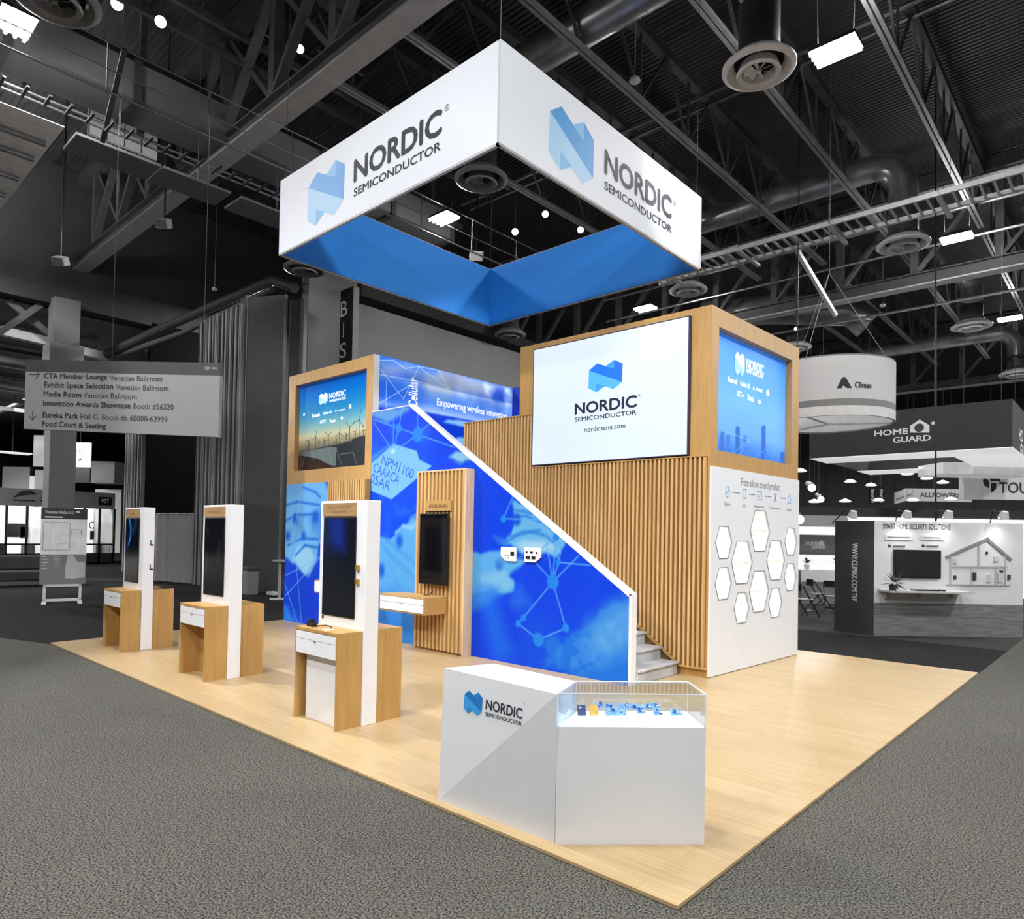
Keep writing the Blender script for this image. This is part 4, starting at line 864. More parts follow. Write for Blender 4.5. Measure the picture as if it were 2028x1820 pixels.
def dark_art(a):
    a.fill((9, 10, 16)); n = a.noise(6, 62); a.mix(np.clip((n-.58)*5, 0, 1)*.25, (70, 66, 66)); a.poly([(-.3, 1.34), (-.22, 1.3), (-.24, 1.56), (-.3, 1.6)], (60, 58, 62), .05, .5)
def blue_art(a):
    a.fill((12, 16, 24)); a.poly([(-.25, 2.08), (.04, 2.08), (.05, 1.7), (-.1, 1.72), (-.2, 1.78)], (20, 34, 120), .09, .9); a.mix(np.clip((a.B-1.4)*1.2, 0, .5)*np.clip(-a.A*3, 0, 1), (20, 44, 96))
def ex1(t, fa, k):
    for z in (1.62, 1.24): MB().box((.402, .0, z), (.41, .012, z+.085)).box((.402, .0, z), (.41, .05, z+.02)).build('side_bracket', BLACK, **k)
def ex2(t, fa, k): pass
def ex3(t, fa, k):
    MB().box((-hwx(.30), -.3, .0), (.352, -.28, .665)).build('storage_door', WHITE, **k)
    for z in (1.52, 1.38):
        MB().slab(fa, .26, z, .305, z+.05, 0, .03).build('side_bracket', mat('brass_block', (186, 146, 52), .35, .6), **k)
    MB().slab(fa, -.35, .985, -.32, 1.02, 0, .003).build('port', BLACK, **k)
def hwx(v): return v
kiosk(-10.03, .885, 'farthest demo kiosk, with a blue arc on its tall screen', 'AUDIO', globe_art, ex1, 1)
kiosk(-7.155, .905, 'middle demo kiosk with an all dark screen, between the two other kiosks', 'HOME GAMING', dark_art, ex2, 2)
kiosk(-4.233, .875, 'nearest demo kiosk, titled CELLULAR ASSET TRACKING, with a white storage door below', 'CELLULAR ASSET|TRACKING', blue_art, ex3, 3)
sc_ = thing('barcode_scanner', 'small black corded scanner lying on the nearest kiosk counter', 'scanner', (-4.5, .6, FZ+.925))
MB().box((-4.53, .56, FZ+.925), (-4.42, .62, FZ+.965)).prism([(-4.53, .56, FZ+.965), (-4.46, .56, FZ+.965), (-4.47, .56, FZ+1.0), (-4.53, .56, FZ+.985)], (0, .06, 0)).build('body', BLACK, sc_, bevel=.006)
MB().tube([(-4.42, .6, FZ+.935), (-4.36, .62, FZ+.94), (-4.3, .64, FZ+.95), (-4.22, .66, FZ+.94), (-4.18, .62, FZ+.932)], .006, 6).build('cord', BLACK, sc_)
tag(MB().box((-4.2, .52, FZ+.9255), (-4.1, .62, FZ+.929)).build('paper_card', WHITE, label='small white card on the nearest kiosk counter beside the scanner', cat='card'))
tag(MB().box((-9.84, 1.12, FZ+.926), (-9.7, 1.24, FZ+.945)).build('tablet', BLACK, label='black tablet lying on the back counter of the farthest kiosk', cat='tablet'))
tag(MB().box((-9.52, 1.32, FZ), (-9.43, 1.42, FZ+.14)).build('power_box', WHITE, label='small white power box on the floor beside the farthest kiosk', cat='power box'))

# ------------------------------------------------------------------ reception desk with the acrylic case
dk_ = thing('reception_desk', 'faceted white reception desk with the blue N emblem, at the front corner of the floor', 'reception desk', (-1.2, .5, FZ))
H1, H2 = .95, .745
TL, TR, BR_, BL_ = (-1.955, .125, H1), (-.88, .085, H1), (-.905, .115, FZ), (-1.925, .065, FZ)
TLb, TRb = (-1.83, .52, H1), (-1.03, .475, H1); BLb, BRb = (-1.83, .52, FZ), (-1.03, .475, FZ)
m = MB(); V = [TL, TR, BR_, BL_, TLb, TRb, BLb, BRb]
m.add(V, [(3, 1, 0), (3, 2, 1), (0, 1, 5, 4), (6, 4, 5, 7), (3, 0, 4, 6), (2, 3, 6, 7), (1, 2, 7, 5)])
DESKW = mat('white_desk_lacquer', (216, 218, 221), .4, var=.012)
m.build('counter', DESKW, dk_)
fP = Plane(BL_, Vector(BR_)-Vector(BL_)); 
Fr0, Fr1 = Vector((-.90, .115, 0)), Vector((-.235, .765, 0)); Bk0, Bk1 = Vector((-1.03, .475, 0)), Vector((-.50, 1.03, 0))
base = [Fr0, Fr1, Bk1, Bk0]
base = [Vector((-.893, .105, 0))]+base[1:]; pm_ = MB(); pm_.add([(-.893, .105, FZ)]+[(p.x, p.y, FZ) for p in base[1:]]+[(p.x, p.y, H2) for p in base], [(3, 2, 1, 0), (4, 5, 6, 7), (0, 1, 5, 4), (1, 2, 6, 5), (2, 3, 7, 6), (3, 0, 4, 7)]); pm_.build('case_plinth', DESKW, dk_)
ins = lambda s: [p+(sum(base, Vector())/4-p).normalized()*s for p in base]
lb = MB(); lb.prism([(p.x, p.y, H2) for p in ins(.012)], (0, 0, .006)); lb.build('light_bed', mat('case_light_panel', (246, 250, 255), .4, emit=1.1), dk_)
gl = MB(); q = ins(.001); q2 = ins(.009)
for i in range(4):
    j = (i+1) % 4; a, b_, c, d = q[i], q[j], q2[j], q2[i]
    gl.prism([(a.x, a.y, H2), (b_.x, b_.y, H2), (c.x, c.y, H2), (d.x, d.y, H2)], (0, 0, H1-H2-.008))
gl.prism([(p.x, p.y, H1-.008) for p in q], (0, 0, .008)); gl.build('acrylic_case', GLASS, dk_)
ed = MB(); EDG = mat('polished_acrylic_edge', (226, 236, 244), .2, spec=.6)
for i in range(4):
    j = (i+1) % 4; ed.bar((q[i].x, q[i].y, H1), (q[j].x, q[j].y, H1), .006, .006).bar((q[i].x, q[i].y, H2), (q[i].x, q[i].y, H1), .005, .005)
ed.build('case_edge', EDG, dk_)
# emblem and lettering follow the upper facet of the front
n_ = (Vector(TR)-Vector(BL_)).cross(Vector(TL)-Vector(BL_)).normalized()
uu = (Vector(TR)-Vector(TL)).normalized(); vv = n_.cross(uu).normalized(); pD = Plane(TL, uu, vv)
def dh(X, Y): return pD.hit(850+X/3.558, 1280+Y/3.558)
i0, j0 = dh(246, 400); i1, j1 = dh(376, 400); _, jt = dh(310, 308); _, jb = dh(310, 490)
emblem(pD, (i0+i1)/2, (jt+jb)/2, i1-i0, (jt-jb)*.92, .003, dk_, EM_DESK)
b = MB(); x0, y0 = dh(400, 442); x1, y1 = dh(655, 512); _, yt = dh(402, 372); b.text('NORDIC', pD, x0, (y0+y1)/2, x1-x0, yt-y0, .003, .022)
x0, y0 = dh(397, 486); x1, y1 = dh(652, 560); _, yt = dh(397, 458); b.text('SEMICONDUCTOR', pD, x0, (y0+y1)/2, x1-x0, (yt-y0)*.95, .003, .016); b.text('®', pD, x1+.008, (y0+y1)/2+.135, .012, .012, .003); b.build('lettering', INK, dk_)
PCB = mat('blue_circuit_board', (84, 142, 222), .4, rgb2=(140, 186, 240), scale=60); PCBD = mat('navy_case', (44, 54, 96), .4); ORG = mat('orange_case', (250, 168, 44), .4); NAV = mat('dark_blue_chip', (26, 52, 110), .35)
dirv = (Fr1-Fr0).normalized(); dn = Vector((-dirv.y, dirv.x, 0)); cz = H2+.0065
def board(px, py, w_, d_, label, m_, h=.006, chips=4, ry=None, cat='circuit board', name='circuit_board'):
    p = onz(cz, px, py); w_ *= 1.15; d_ *= 1.25; tilt = .95; t = thing(name, label, cat, (p.x, p.y, cz+d_/2*math.sin(tilt)), math.atan2(dirv.y, dirv.x)); t.rotation_euler[0] = tilt
    MB().box((-w_/2, -d_/2, 0), (w_/2, d_/2, h)).build('board', m_, t, local=True)
    r = random.Random(int(px)); 
    for i in range(chips):
        a = r.uniform(-w_*.42, w_*.3); b_ = r.uniform(-d_*.4, d_*.2); MB().box((a, b_, h), (a+r.uniform(.01, .022), b_+r.uniform(.008, .018), h+r.uniform(.004, .014))).build('component', NAV if i % 2 else CHROME, t, local=True)
    return t
board(1151, 1416, .045, .05, 'navy square device case at the left end of the acrylic case', PCBD, .028, 1, cat='device case', name='device_case')
board(1176, 1416, .045, .05, 'orange square device case in the acrylic case', ORG, .026, 1, cat='device case', name='device_case')
for px, py, w_, d_, lb in ((1186, 1403, .05, .03, 'small board at the back left behind the orange device case'), (1207, 1404, .05, .03, 'small board in the back row above the widest board'), (1219, 1416, .12, .04, 'widest blue circuit board in the front row'), (1235, 1403, .06, .03, 'back row board right of the widest one'), (1255, 1404, .05, .03, 'back row board near the middle of the acrylic case'),
                       (1269, 1412, .05, .045, 'tall stacked board with a dark top right of the middle'), (1286, 1403, .05, .03, 'back row board behind the stacked one'), (1300, 1403, .03, .03, 'last small board of the back row'), (1302, 1415, .045, .035, 'square front row board second from the right'), (1339, 1416, .07, .035, 'blue board at the right end of the acrylic case')):
    board(px, py, w_, d_, lb, PCB)
cl = MB(); 
for px in (1151, 1176, 1222, 1274, 1305, 1342): p = onz(cz, px, 1428); cl.bar(p-dirv*.02, p+dirv*.02, .008, .0015)
cl.build('caption_strip', mat('teal_print', (120, 196, 190), .6), dk_)
# ================================================================== LEFT BACKGROUND
# overhead direction sign
o = at(47, 849, 14.0); e2 = at(432, 865.5, 13.06); dv = e2-o
pg = Plane(o, dv, (0, 0, 1)); ds = thing('direction_sign', 'grey hanging direction sign listing CTA Member Lounge and Food Court', 'direction sign', o+dv*.5)
W1, _ = pg.hit(432, 865.5); _, Ht = pg.hit(50, 712)
MB().slab(pg, 0, 0, W1, Ht*.83, -.1, 0).build('panel', mat('sign_grey', (146, 146, 146), .6, var=.02), ds)
MB().slab(pg, 0, Ht*.83, W1, Ht, -.1, .004).build('header_band', mat('sign_header', (62, 62, 62), .6), ds)
sx = 620/2028; G = lambda X, Y: (X*sx, 480+Y*sx); DKP = mat('sign_dark_print', (44, 44, 46), .6)
for s, x0, y0, x1, bold in (('CTA Member Lounge', 287, 880, 702, .022), ('Venetian Ballroom', 712, 894, 1052, 0), ('Exhibit Space Selection', 287, 938, 742, .022), ('Venetian Ballroom', 752, 954, 1092, 0), ('Media Room', 283, 997, 532, .022), ('Venetian Ballroom', 540, 1006, 886, 0),
                            ('Innovation Awards Showcase', 281, 1056, 858, .022), ('Booth #56320', 866, 1076, 1124, 0), ('Eureka Park', 278, 1133, 512, .022), ('Hall G, Booth #s 60000-63999', 523, 1143, 1086, 0), ('Food Court & Seating', 276, 1190, 694, .022)):
    a0, b0 = pg.hit(*G(x0, y0)); a1, b1 = pg.hit(*G(x1, y0)); MB().line(s, pg, a0, b0, (a1-a0)*(.98 if bold else 1), .105, .004, bold).build('lettering', DKP, ds)
tb = MB()
a, b = pg.hit(*G(190, 857)); c, d = pg.hit(*G(256, 857))
tb.slab(pg, a, b, c, b+.012, .003, .005); tb.bar(pg.pt(c, b+.006, .004), pg.pt(c-.09, b+.09, .004), .012, .004, up=pg.n); tb.bar(pg.pt(c, b+.006, .004), pg.pt(c-.09, b-.08, .004), .012, .004, up=pg.n)
a, b = pg.hit(*G(211, 1085)); c, d = pg.hit(*G(211, 1152)); tb.slab(pg, a, d, a+.012, b, .003, .005); tb.bar(pg.pt(a+.006, d, .004), pg.pt(a-.08, d+.09, .004), .012, .004, up=pg.n); tb.bar(pg.pt(a+.006, d, .004), pg.pt(a+.09, d+.09, .004), .012, .004, up=pg.n)
tb.build('arrows', DKP, ds)
hm = MB(); a, b = pg.hit(406, 732); hm.slab(pg, a, b, a+.1, b+.06, .004, .007).slab(pg, a+.14, b+.01, a+.26, b+.05, .004, .006); hm.build('header_mark', GREYM, ds)
for a in (W1*.45, W1-.4): MB().tube([pg.pt(a, Ht, -.05), pg.pt(a, Ht, -.05)+Vector((0, 0, 14-(o.z+Ht)))], .005, 6).build('cable', STEELD, ds)

# column carrying the bulkhead
cm = thing('column', 'square grey column behind the hanging direction sign', 'column', (-25.6, 3.75, 0))
MB().box((-26, 3.32, 0), (-25.3, 4.1, 9.7)).build('shaft', mat('column_paint', (96, 96, 96), .7, var=.03), cm); MB().box((-26.05, 3.2, 7.0), (-25.2, 4.22, 8.1)).build('collar', GREYM, cm)
bm = thing('bulkhead_beam', 'slotted steel edge beam running along the bottom of the dark bulkhead at left', 'beam', (-25.9, 0, 9.4))
MB().box((-26.3, -14, 9.55), (-25.75, 6.6, 9.72)).box((-25.85, -14, 9.72), (-25.75, 6.6, 10.1)).build('beam', WALLD, bm)
for s, y0, y1 in ((0, -3, 3.3), (1, 4.2, 9)): pass
xb = thing('cross_brace', 'crossed steel braces left of the square column', 'brace', (-26, 1.5, 6))
for p, q, d in (((-15, 668), (80, 604), 0), ((16, 596), (98, 662), 1)): MB().bar(onx(-26.1-.22*d, *p), onx(-26.1-.22*d, *q), .16, .2).build('brace', STEEL, xb)
tag(MB().bar(onx(-27.6, 0, 655), onx(-27.6, 100, 678), .3, .3).build('beam', STEELL, label='pale short beam left of the column collar', cat='beam'))
tag(MB().bar(onx(-27.6, 135, 690), onx(-27.6, 215, 708), .3, .3).build('beam', STEELL, label='pale short beam right of the column collar', cat='beam'))
tp = thing('diagonal_pipe', 'thick dark diagonal pipe above the direction sign', 'pipe', at(300, 680, 24))
MB().tube([at(212, 702, 26), at(300, 660, 25), at(540, 555, 22.5), at(585, 570, 22)], .16, 14).build('pipe', STEELD, tp, smooth=True); MB().tube([at(230, 705, 26), at(360, 660, 24.5), at(540, 572, 22.3)], .10, 10).build('conduit', STEEL, tp, smooth=True)

# operable partitions parked in stacks
def flutes(x0, x1, y, z1, name, label, n):
    t = thing(name, label, 'folding partition', ((x0+x1)/2, y, 0)); st = (x1-x0)/n
    for i in range(n):
        r = random.Random(i*7+int(x0)); MB().box((x0+i*st, y-r.uniform(0, .07), .02), (x0+(i+1)*st-.06, y+.099, z1-r.uniform(0, .08))).build('leaf', mat('partition_face', (150, 150, 150), .7, var=.05) if i % 3 else WALLM, t)
    MB().box((x0, y+.1, .02), (x1, y+.9, z1-.1)).build('core', BLACKW, t)
    return t
flutes(-21.9, -18.75, 6.75, 8.95, 'folding_partition', 'tall stack of parked folding partition leaves behind the direction sign, right of the black opening', 30)
flutes(-30.5, -27.4, 7.4, 8.9, 'folding_partition', 'farther stack of parked partition leaves left of the black opening, beyond the column', 28)
def leaf(px0, px1, pyt, d, label, th=.12, m=None):
    a = at(px0, pyt, d); b_ = at(px1, pyt, d*.985); u = Vector((b_.x-a.x, b_.y-a.y, 0)); pl = Plane((a.x, a.y, 0), u); L = u.length
    t = thing('partition_leaf', label, 'partition leaf', (a.x, a.y, 0)); MB().slab(pl, .03, .02, L-.03, a.z, -th, 0).build('panel', m or WALLM, t)
    MB().slab(pl, 0, .02, .03, a.z+.01, -th, .01).slab(pl, L-.03, .02, L, a.z+.01, -th, .01).build('edge_trim', GREYM, t); return t
leaf(478, 488, 592, 21.8, 'narrow leaf edge at the left of the broad flat partition')
leaf(490, 566, 589, 21.4, 'broad flat dark partition leaf standing left of the display tower')
leaf(575, 604, 596, 21.4, 'narrow flat partition leaf beside the broad one, above the tower corner')
bs = thing('blade_sign', 'tall black blade sign with white letters B I S on the grey wall', 'blade sign', (-17.5, 9.9, 4))
pbv = Plane((-18, 9.75, 0), (1, 0, 0)); aL, zt = pbv.hit(665, 580); aR, zt2 = pbv.hit(700, 570); _, zb = pbv.hit(680, 900)
MB().slab(pbv, aL, 3.2, aR, zt, -.22, 0).build('panel', mat('blade_black', (12, 12, 12), .6), bs); MB().slab(pbv, aR, 3.2, aR+.02, zt, -.22, .0).build('edge', GREYM, bs)
b = MB()
for s, y0, y1 in (('B', 626, 596), ('I', 668, 638), ('S', 708, 678), ('T', 750, 720), ('R', 790, 762), ('O', 832, 803)):
    _, zz0 = pbv.hit(682, y0); _, zz1 = pbv.hit(682, y1); wd = .06 if s == 'I' else (aR-aL)*.36; b.text(s, pbv, (aL+aR)/2-wd/2, zz0, wd, zz1-zz0, .004, .0)
b.build('lettering', INKW, bs)

# drapes, bin, bar table, small boxes
def drape(px0, py0, px1, py1, h, label, n=26):
    a = onz(0, px0, py0); b_ = onz(0, px1, py1); d = (b_-a); L = d.length; u = d.normalized(); nn = Vector((u.y, -u.x, 0))
    m = MB(); N = n*6; pts = []
    for i in range(N+1):
        s = i/N; ph = s*n*2*PI/2; off = .07*math.sin(ph)+.03*math.sin(ph*.37+1); pts.append(a+u*(L*s)+nn*off)
    m.add([(p.x, p.y, .02) for p in pts]+[(p.x, p.y, h) for p in pts], [(i, i+1, N+2+i, N+1+i) for i in range(N)])
    t = thing('pipe_and_drape', label, 'drape', a+d*.5); m.build('curtain', [mat('drape_grey', (176, 176, 176), .9)], t, smooth=True); MB().tube([(a.x, a.y, h), (b_.x, b_.y, h)], .025, 8).build('top_rail', GREYM, t)
    for p in (a, b_): MB().cyl((p.x, p.y, 0), (p.x, p.y, h), .025, n=8).build('upright', GREYM, t)
drape(308, 1150, 398, 1158, 2.42, 'low grey pipe and drape curtain between the two left kiosks', 14)
bi = thing('litter_bin', 'grey slim litter bin on the dark carpet beside the middle kiosk', 'litter bin', onz(0, 495, 1178))
MB().box((-.17, -.17, 0), (.17, .17, .72)).build('body', GREYM, bi, local=True, bevel=.03); MB().box((-.19, -.19, .72), (.19, .19, .82)).build('lid', GREYD, bi, local=True, bevel=.02)
bt_ = thing('bar_table', 'slim white bar table half hidden behind the blue print at left', 'bar table', onz(0, 553, 1187))
MB().cyl((0, 0, 1.05), (0, 0, 1.09), .2, n=28).build('top', GREYL, bt_, local=True); MB().cyl((0, 0, .02), (0, 0, 1.05), .035, n=12).build('post', GREYL, bt_, local=True); MB().cyl((0, 0, 0), (0, 0, .02), .26, n=28).build('foot', GREYL, bt_, local=True)
p = onz(0, 541, 1178); tag(MB().box((p.x-.2, p.y-.12, .005), (p.x+.2, p.y+.12, .09)).build('box', WHITE, label='small white carton on the dark carpet left of the bar table', cat='carton'))
# map stand
a = onz(0, 76, 1196); b_ = onz(0, 168, 1193); pm = Plane(a, (b_-a)); Lm = (b_-a).length
ms = thing('map_stand', 'floor standing hall map board reading Venetian Halls A-D on a white frame', 'map stand', (a+b_)/2)
_, z0 = pm.hit(120, 1157); _, z1 = pm.hit(120, 1098); _, z2 = pm.hit(120, 1028); _, z3 = pm.hit(120, 1007)
MB().slab(pm, 0, z0, Lm, z1, -.05, 0).build('lower_panel', GREYM, ms); MB().slab(pm, 0, z1, Lm, z2, -.05, 0).build('map_panel', mat('map_paper', (242, 242, 242), .6), ms); MB().slab(pm, 0, z2, Lm, z3, -.05, 0).build('header', GREYD, ms)
fr = MB()
for x in (.08, Lm-.14): fr.slab(pm, x, 0, x+.06, z0, -.05, 0)
fr.slab(pm, .08, z0-.06, Lm-.08, z0, -.05, 0).slab(pm, .08, .05, Lm-.08, .11, -.05, 0)
for x in (.11, Lm-.11): fr.bar(pm.pt(x, .02, -.35), pm.pt(x, .02, .35), .1, .03)
fr.build('frame', mat('white_frame', (220, 220, 220), .5), ms)
tb = MB(); tb.text('Venetian Halls A-D', pm, Lm*.08, z2+(z3-z2)*.5, Lm*.62, (z3-z2)*.3, .003, .01); tb.slab(pm, Lm*.08, z2+(z3-z2)*.12, Lm*.46, z2+(z3-z2)*.24, .001, .003); tb.slab(pm, Lm*.75, z2+(z3-z2)*.62, Lm*.83, z2+(z3-z2)*.8, .001, .003)
for k in range(5): tb.slab(pm, Lm*.04, z0+(z1-z0)*(.92-.1*k), Lm*(.14+.02*(k % 3)), z0+(z1-z0)*(.935-.1*k), .001, .003); tb.slab(pm, Lm*.29, z0+(z1-z0)*(.92-.08*k), Lm*(.42+.02*(k % 2)), z0+(z1-z0)*(.93-.08*k), .001, .003)
tb.build('lettering', INKW, ms)
mp_ = MB(); mp_.prism([pm.pt(Lm*x, z0+(z1-z0)*y, .001) for x, y in ((.55, .2), (.55, .6), (.6, .97), (.72, .97), (.8, .76), (.98, .72), (.98, .22), (.7, .18))], pm.n*.002); mp_.build('map_shape', GREYL, ms)
ml = MB()
for x0, y0, x1, y1 in ((.05, .12, .62, .13), (.05, .9, .62, .91), (.62, .12, .63, .91), (.05, .12, .06, .91), (.66, .7, .88, .71), (.87, .56, .885, .71), (.66, .56, .67, .71), (.2, .12, .205, .6), (.35, .3, .62, .305)): ml.slab(pm, Lm*x0, z1+(z2-z1)*y0, Lm*x1, z1+(z2-z1)*y1, .001, .003)
ml.build('map_lines', GREYM, ms)
bn = thing('bench', 'dark low upholstered bench behind the map board', 'bench', onz(0, 50, 1160)); MB().box((-.5, -1.2, .18), (.5, 1.2, .5)).build('seat', GREYD, bn, local=True, bevel=.05); MB().box((-.45, -1.2, .5), (-.25, 1.2, .95)).build('backrest', GREYD, bn, local=True, bevel=.05)
for sx_, sy_ in ((-.4, -1), (.4, -1), (.4, 1), (-.4, 1)): MB().box((sx_-.04, sy_-.04, 0), (sx_+.04, sy_+.04, .18)).build('leg', CHROME, bn, local=True)

# exhibits in the next hall
XH = -38.0; ph = planex(XH)
_, zf0 = ph.hit(110, 1004); _, zf1 = ph.hit(110, 971)
for nm, x0, x1, lb in (('exhibit_booth', -30, 92, 'brightly lit exhibit booth with framed glass front at the far left edge'), ('exhibit_booth', 136, 226, 'brightly lit exhibit booth with VTT sign and OVAB lettering right of the column')):
    y0, _ = ph.hit(x0, 1060); y1, _ = ph.hit(x1, 1060); t = thing(nm, lb, 'exhibit booth', (XH, (y0+y1)/2, 0))
    MB().box((XH-.3, y0, zf0), (XH, y1, zf1)).build('fascia', mat('fascia_grey', (112, 112, 112), .6, emit=.06), t)
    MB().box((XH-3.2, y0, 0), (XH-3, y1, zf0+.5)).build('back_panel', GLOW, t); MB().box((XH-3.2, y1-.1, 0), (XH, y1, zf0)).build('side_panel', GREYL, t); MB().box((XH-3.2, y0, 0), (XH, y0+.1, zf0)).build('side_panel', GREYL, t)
    MB().box((XH-3, y0, .0), (XH, y1, .06)).build('platform', GREYL, t)
    for k in range(4): y = y0+(y1-y0)*k/3; MB().box((XH-.08, y-.05, 0), (XH, y+.05, zf0)).build('upright', mat('dark_frame', (40, 40, 40), .5), t)
    MB().box((XH-.06, y0, .95), (XH, y1, 1.03)).box((XH-.06, y0, 0), (XH, y1, .55)).build('low_rail', mat('dark_frame', (40, 40, 40), .5), t)
    MB().box((XH-2.4, y0+.3, .06), (XH-1.8, y0+1.2, .95)).build('counter', GREYD, t); MB().box((XH-2.2, y0+1.9, .06), (XH-1.6, y0+2.6, .95)).build('counter', GREYD, t)
    b = MB()
    if x0 < 0:
        for px, py, w_ in ((50, 988, 1.0), (96, 990, .7)):
            a, c = ph.hit(px, py-6); b.prism([ph.pt(a-w_*.5, c-.1, .01), ph.pt(a-w_*.2, c+.2, .01), ph.pt(a+w_*.2, c+.3, .01), ph.pt(a+w_*.5, c+.1, .01), ph.pt(a, c+.05, .01)], ph.n*.01); b.slab(ph, a-w_*.5, c-.25, a+w_*.4, c-.19, .005, .015)
        b.build('emblem', INK, t)
        pb2 = planex(XH-3)
        for px, py, w_, h in ((15, 1050, .8, .7), (40, 1055, 1, .6), (62, 1068, .5, .9)): a, c = pb2.hit(px, py); MB().slab(pb2, a, c-h/2, a+w_, c+h/2, .0, .05).build('poster', GREYM if px != 15 else GREYD, t)
    else:
        a, c = ph.hit(195, 1000); a1, c1 = ph.hit(221, 985); MB().slab(ph, a, c, a1, c1, 0, .02).build('plate', BLACK, t)
        b.text('VTT', ph, a+(a1-a)*.2, c+(c1-c)*.25, (a1-a)*.6, (c1-c)*.5, .025, .01); b.build('lettering', INKW, t)
        pb2 = planex(XH-2.9); a, c = pb2.hit(176, 1047); a1, c1 = pb2.hit(222, 1034); b2 = MB(); b2.text('OVAB', pb2, a, c, a1-a, c1-c, .01); b2.build('wall_lettering', INK, t)
        a, c = pb2.hit(178, 1068); a1, c1 = pb2.hit(226, 1052); MB().slab(pb2, a, c, a1, c1, 0, .02).build('black_band', BLACK, t)
for px, py0, py1, d, w_, lb, txt in ((157, 925, 876, 40, 1.25, 'lit white hanging sign right of the square column', ('CES', '30-A')), (83, 924, 862, 42, 1.1, 'pale hanging sign partly hidden behind the left side of the column', ('N', '--'))):
    p = at(px, py0, d); q = at(px, py1, d); pl = Plane((p.x-RT.x*w_*.5, p.y-RT.y*w_*.5, 0), (RT.x, RT.y, 0)); t = thing('lit_hanging_sign', lb, 'hanging sign', (p.x, p.y, p.z-.8))
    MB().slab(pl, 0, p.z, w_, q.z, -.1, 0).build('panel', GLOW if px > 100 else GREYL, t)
    if px > 100:
        MB().slab(pl, 0, p.z-.9, w_, p.z, -.1, 0).build('lower_panel', GREYD, t); b = MB(); h = q.z-p.z
        b.text('ACCES', pl, .05, p.z+h*.58, w_*.6, h*.16, .004).text('ge-A', pl, .05, p.z+h*.18, w_*.6, h*.2, .004, .02); b.build('lettering', INK, t)
    MB().tube([pl.pt(w_/2, q.z, -.05), pl.pt(w_/2, 9.5, -.05)], .02, 6).build('cable', STEELD, t)
t = thing('exhibit_wall', 'pale exhibit structure above the grey fascia at the left edge', 'exhibit wall', at(45, 970, 52)); 
for x0, x1, y0, y1, d, m_ in ((4, 58, 966, 924, 52, GREYM), (58, 70, 966, 942, 51, GREYL), (68, 88, 968, 930, 50, GREYM)):
    a = at(x0, y0, d); b_ = at(x1, y0, d); c = at(x0, y1, d); pl = Plane((a.x, a.y, 0), (b_.x-a.x, b_.y-a.y, 0)); MB().slab(pl, 0, 0 if x0 == 4 else 1, (Vector((b_.x-a.x, b_.y-a.y, 0))).length, c.z, -.3, 0).build('panel', m_, t)
t = thing('exhibit_wall', 'grey hanging header with faint letters above the VTT booth', 'exhibit wall', at(198, 950, 50)); a = at(173, 956, 50); b_ = at(226, 956, 50); c = at(173, 913, 50)
pl = Plane((a.x, a.y, 0), (b_.x-a.x, b_.y-a.y, 0)); L = Vector((b_.x-a.x, b_.y-a.y, 0)).length; MB().slab(pl, 0, a.z, L, c.z, -1.5, 0).build('header', mat('fascia_pale', (132, 132, 132), .6, emit=.08), t); MB().slab(pl, 0, 0, L, a.z-.4, -2, -1).build('panel', GREYL, t)
for i, (px, py, d) in enumerate(((30, 813, 40), (25, 898, 46), (12, 635, 40), (50, 650, 42), (20, 735, 44), (40, 745, 48), (155, 720, 46), (12, 790, 42))):
    p = at(px, py, d); t = thing('far_strip_light', 'thin bright strip light under the low ceiling of the next hall', 'strip light', p, group='strip lights of the next hall'); MB().box((-.5, -1.0, 0), (.5, 1.0, .08)).build('diffuser', GLOW, t, local=True); MB().box((-.02, -.02, .08), (.02, .02, 9.52-p.z)).build('hanger', STEELD, t, local=True)
fj = thing('far_hall_trusses', 'dark roof trusses of the next hall seen left of the direction sign', 'roof truss', (-45, 0, 9))
for k in range(9):
    x = -30-k*3.4; MB().box((x-.12, -12, 8.1), (x+.12, 6, 8.3)).box((x-.12, -12, 9.2), (x+.12, 6, 9.35)).build('chord', STEEL if k % 2 else STEELL, fj)
for y in (-6, -2, 2, 6): MB().box((-62, y-.1, 8.35), (-29, y+.1, 8.5)).build('purlin', STEELL, fj)

# ================================================================== RIGHT BACKGROUND
# smart home wall
a = onz(0, 1730, 1259); b_ = onz(0, 2026, 1263); pc = Plane(a, b_-a); LW = (b_-a).length; _, HW = pc.hit(1730, 1031)
sw2 = thing('exhibit_wall', 'pale exhibit wall titled SMART HOME SECURITY SOLUTIONS with a charcoal end panel', 'exhibit wall', (a+b_)/2)
_, hb = pc.hit(1880, 1196)
MB().slab(pc, 0, hb, LW, HW, -.1, 0).build('wall_panel', mat('exhibit_white', (216, 216, 216), .6, var=.02), sw2); MB().slab(pc, 0, .0, LW, hb, -.1, .002).build('base_panel', mat('grey_wood_print', (104, 104, 104), .6, rgb2=(132, 132, 132), scale=3, stretch=(.5, 1, 9)), sw2)
c = onz(0, 1652, 1248); pe = Plane(c, a-c); LE = (a-c).length; MB().slab(pe, 0, 0, LE, HW, -.1, 0).build('end_panel', GREYD, sw2)
b = MB(); text_px(b, 'SMART HOME SECURITY SOLUTIONS', pc, (1748, 1047), (1882, 1039), .004, .012); b.build('lettering', INK, sw2)
p0 = pe.hit(1691, 1076); p1 = pe.hit(1688, 1190); pv = Plane(pe.pt(p0[0]-.04, p0[1]), (0, 0, -1), pe.u); b = MB(); b.text('WWW.CLIMAX.COM.TW', pv, 0, 0, p0[1]-p1[1], .13, .004, .01) ; b.build('web_lettering', INKW, sw2)
if (pv.n).dot(C0-pv.o) < 0:
    pass
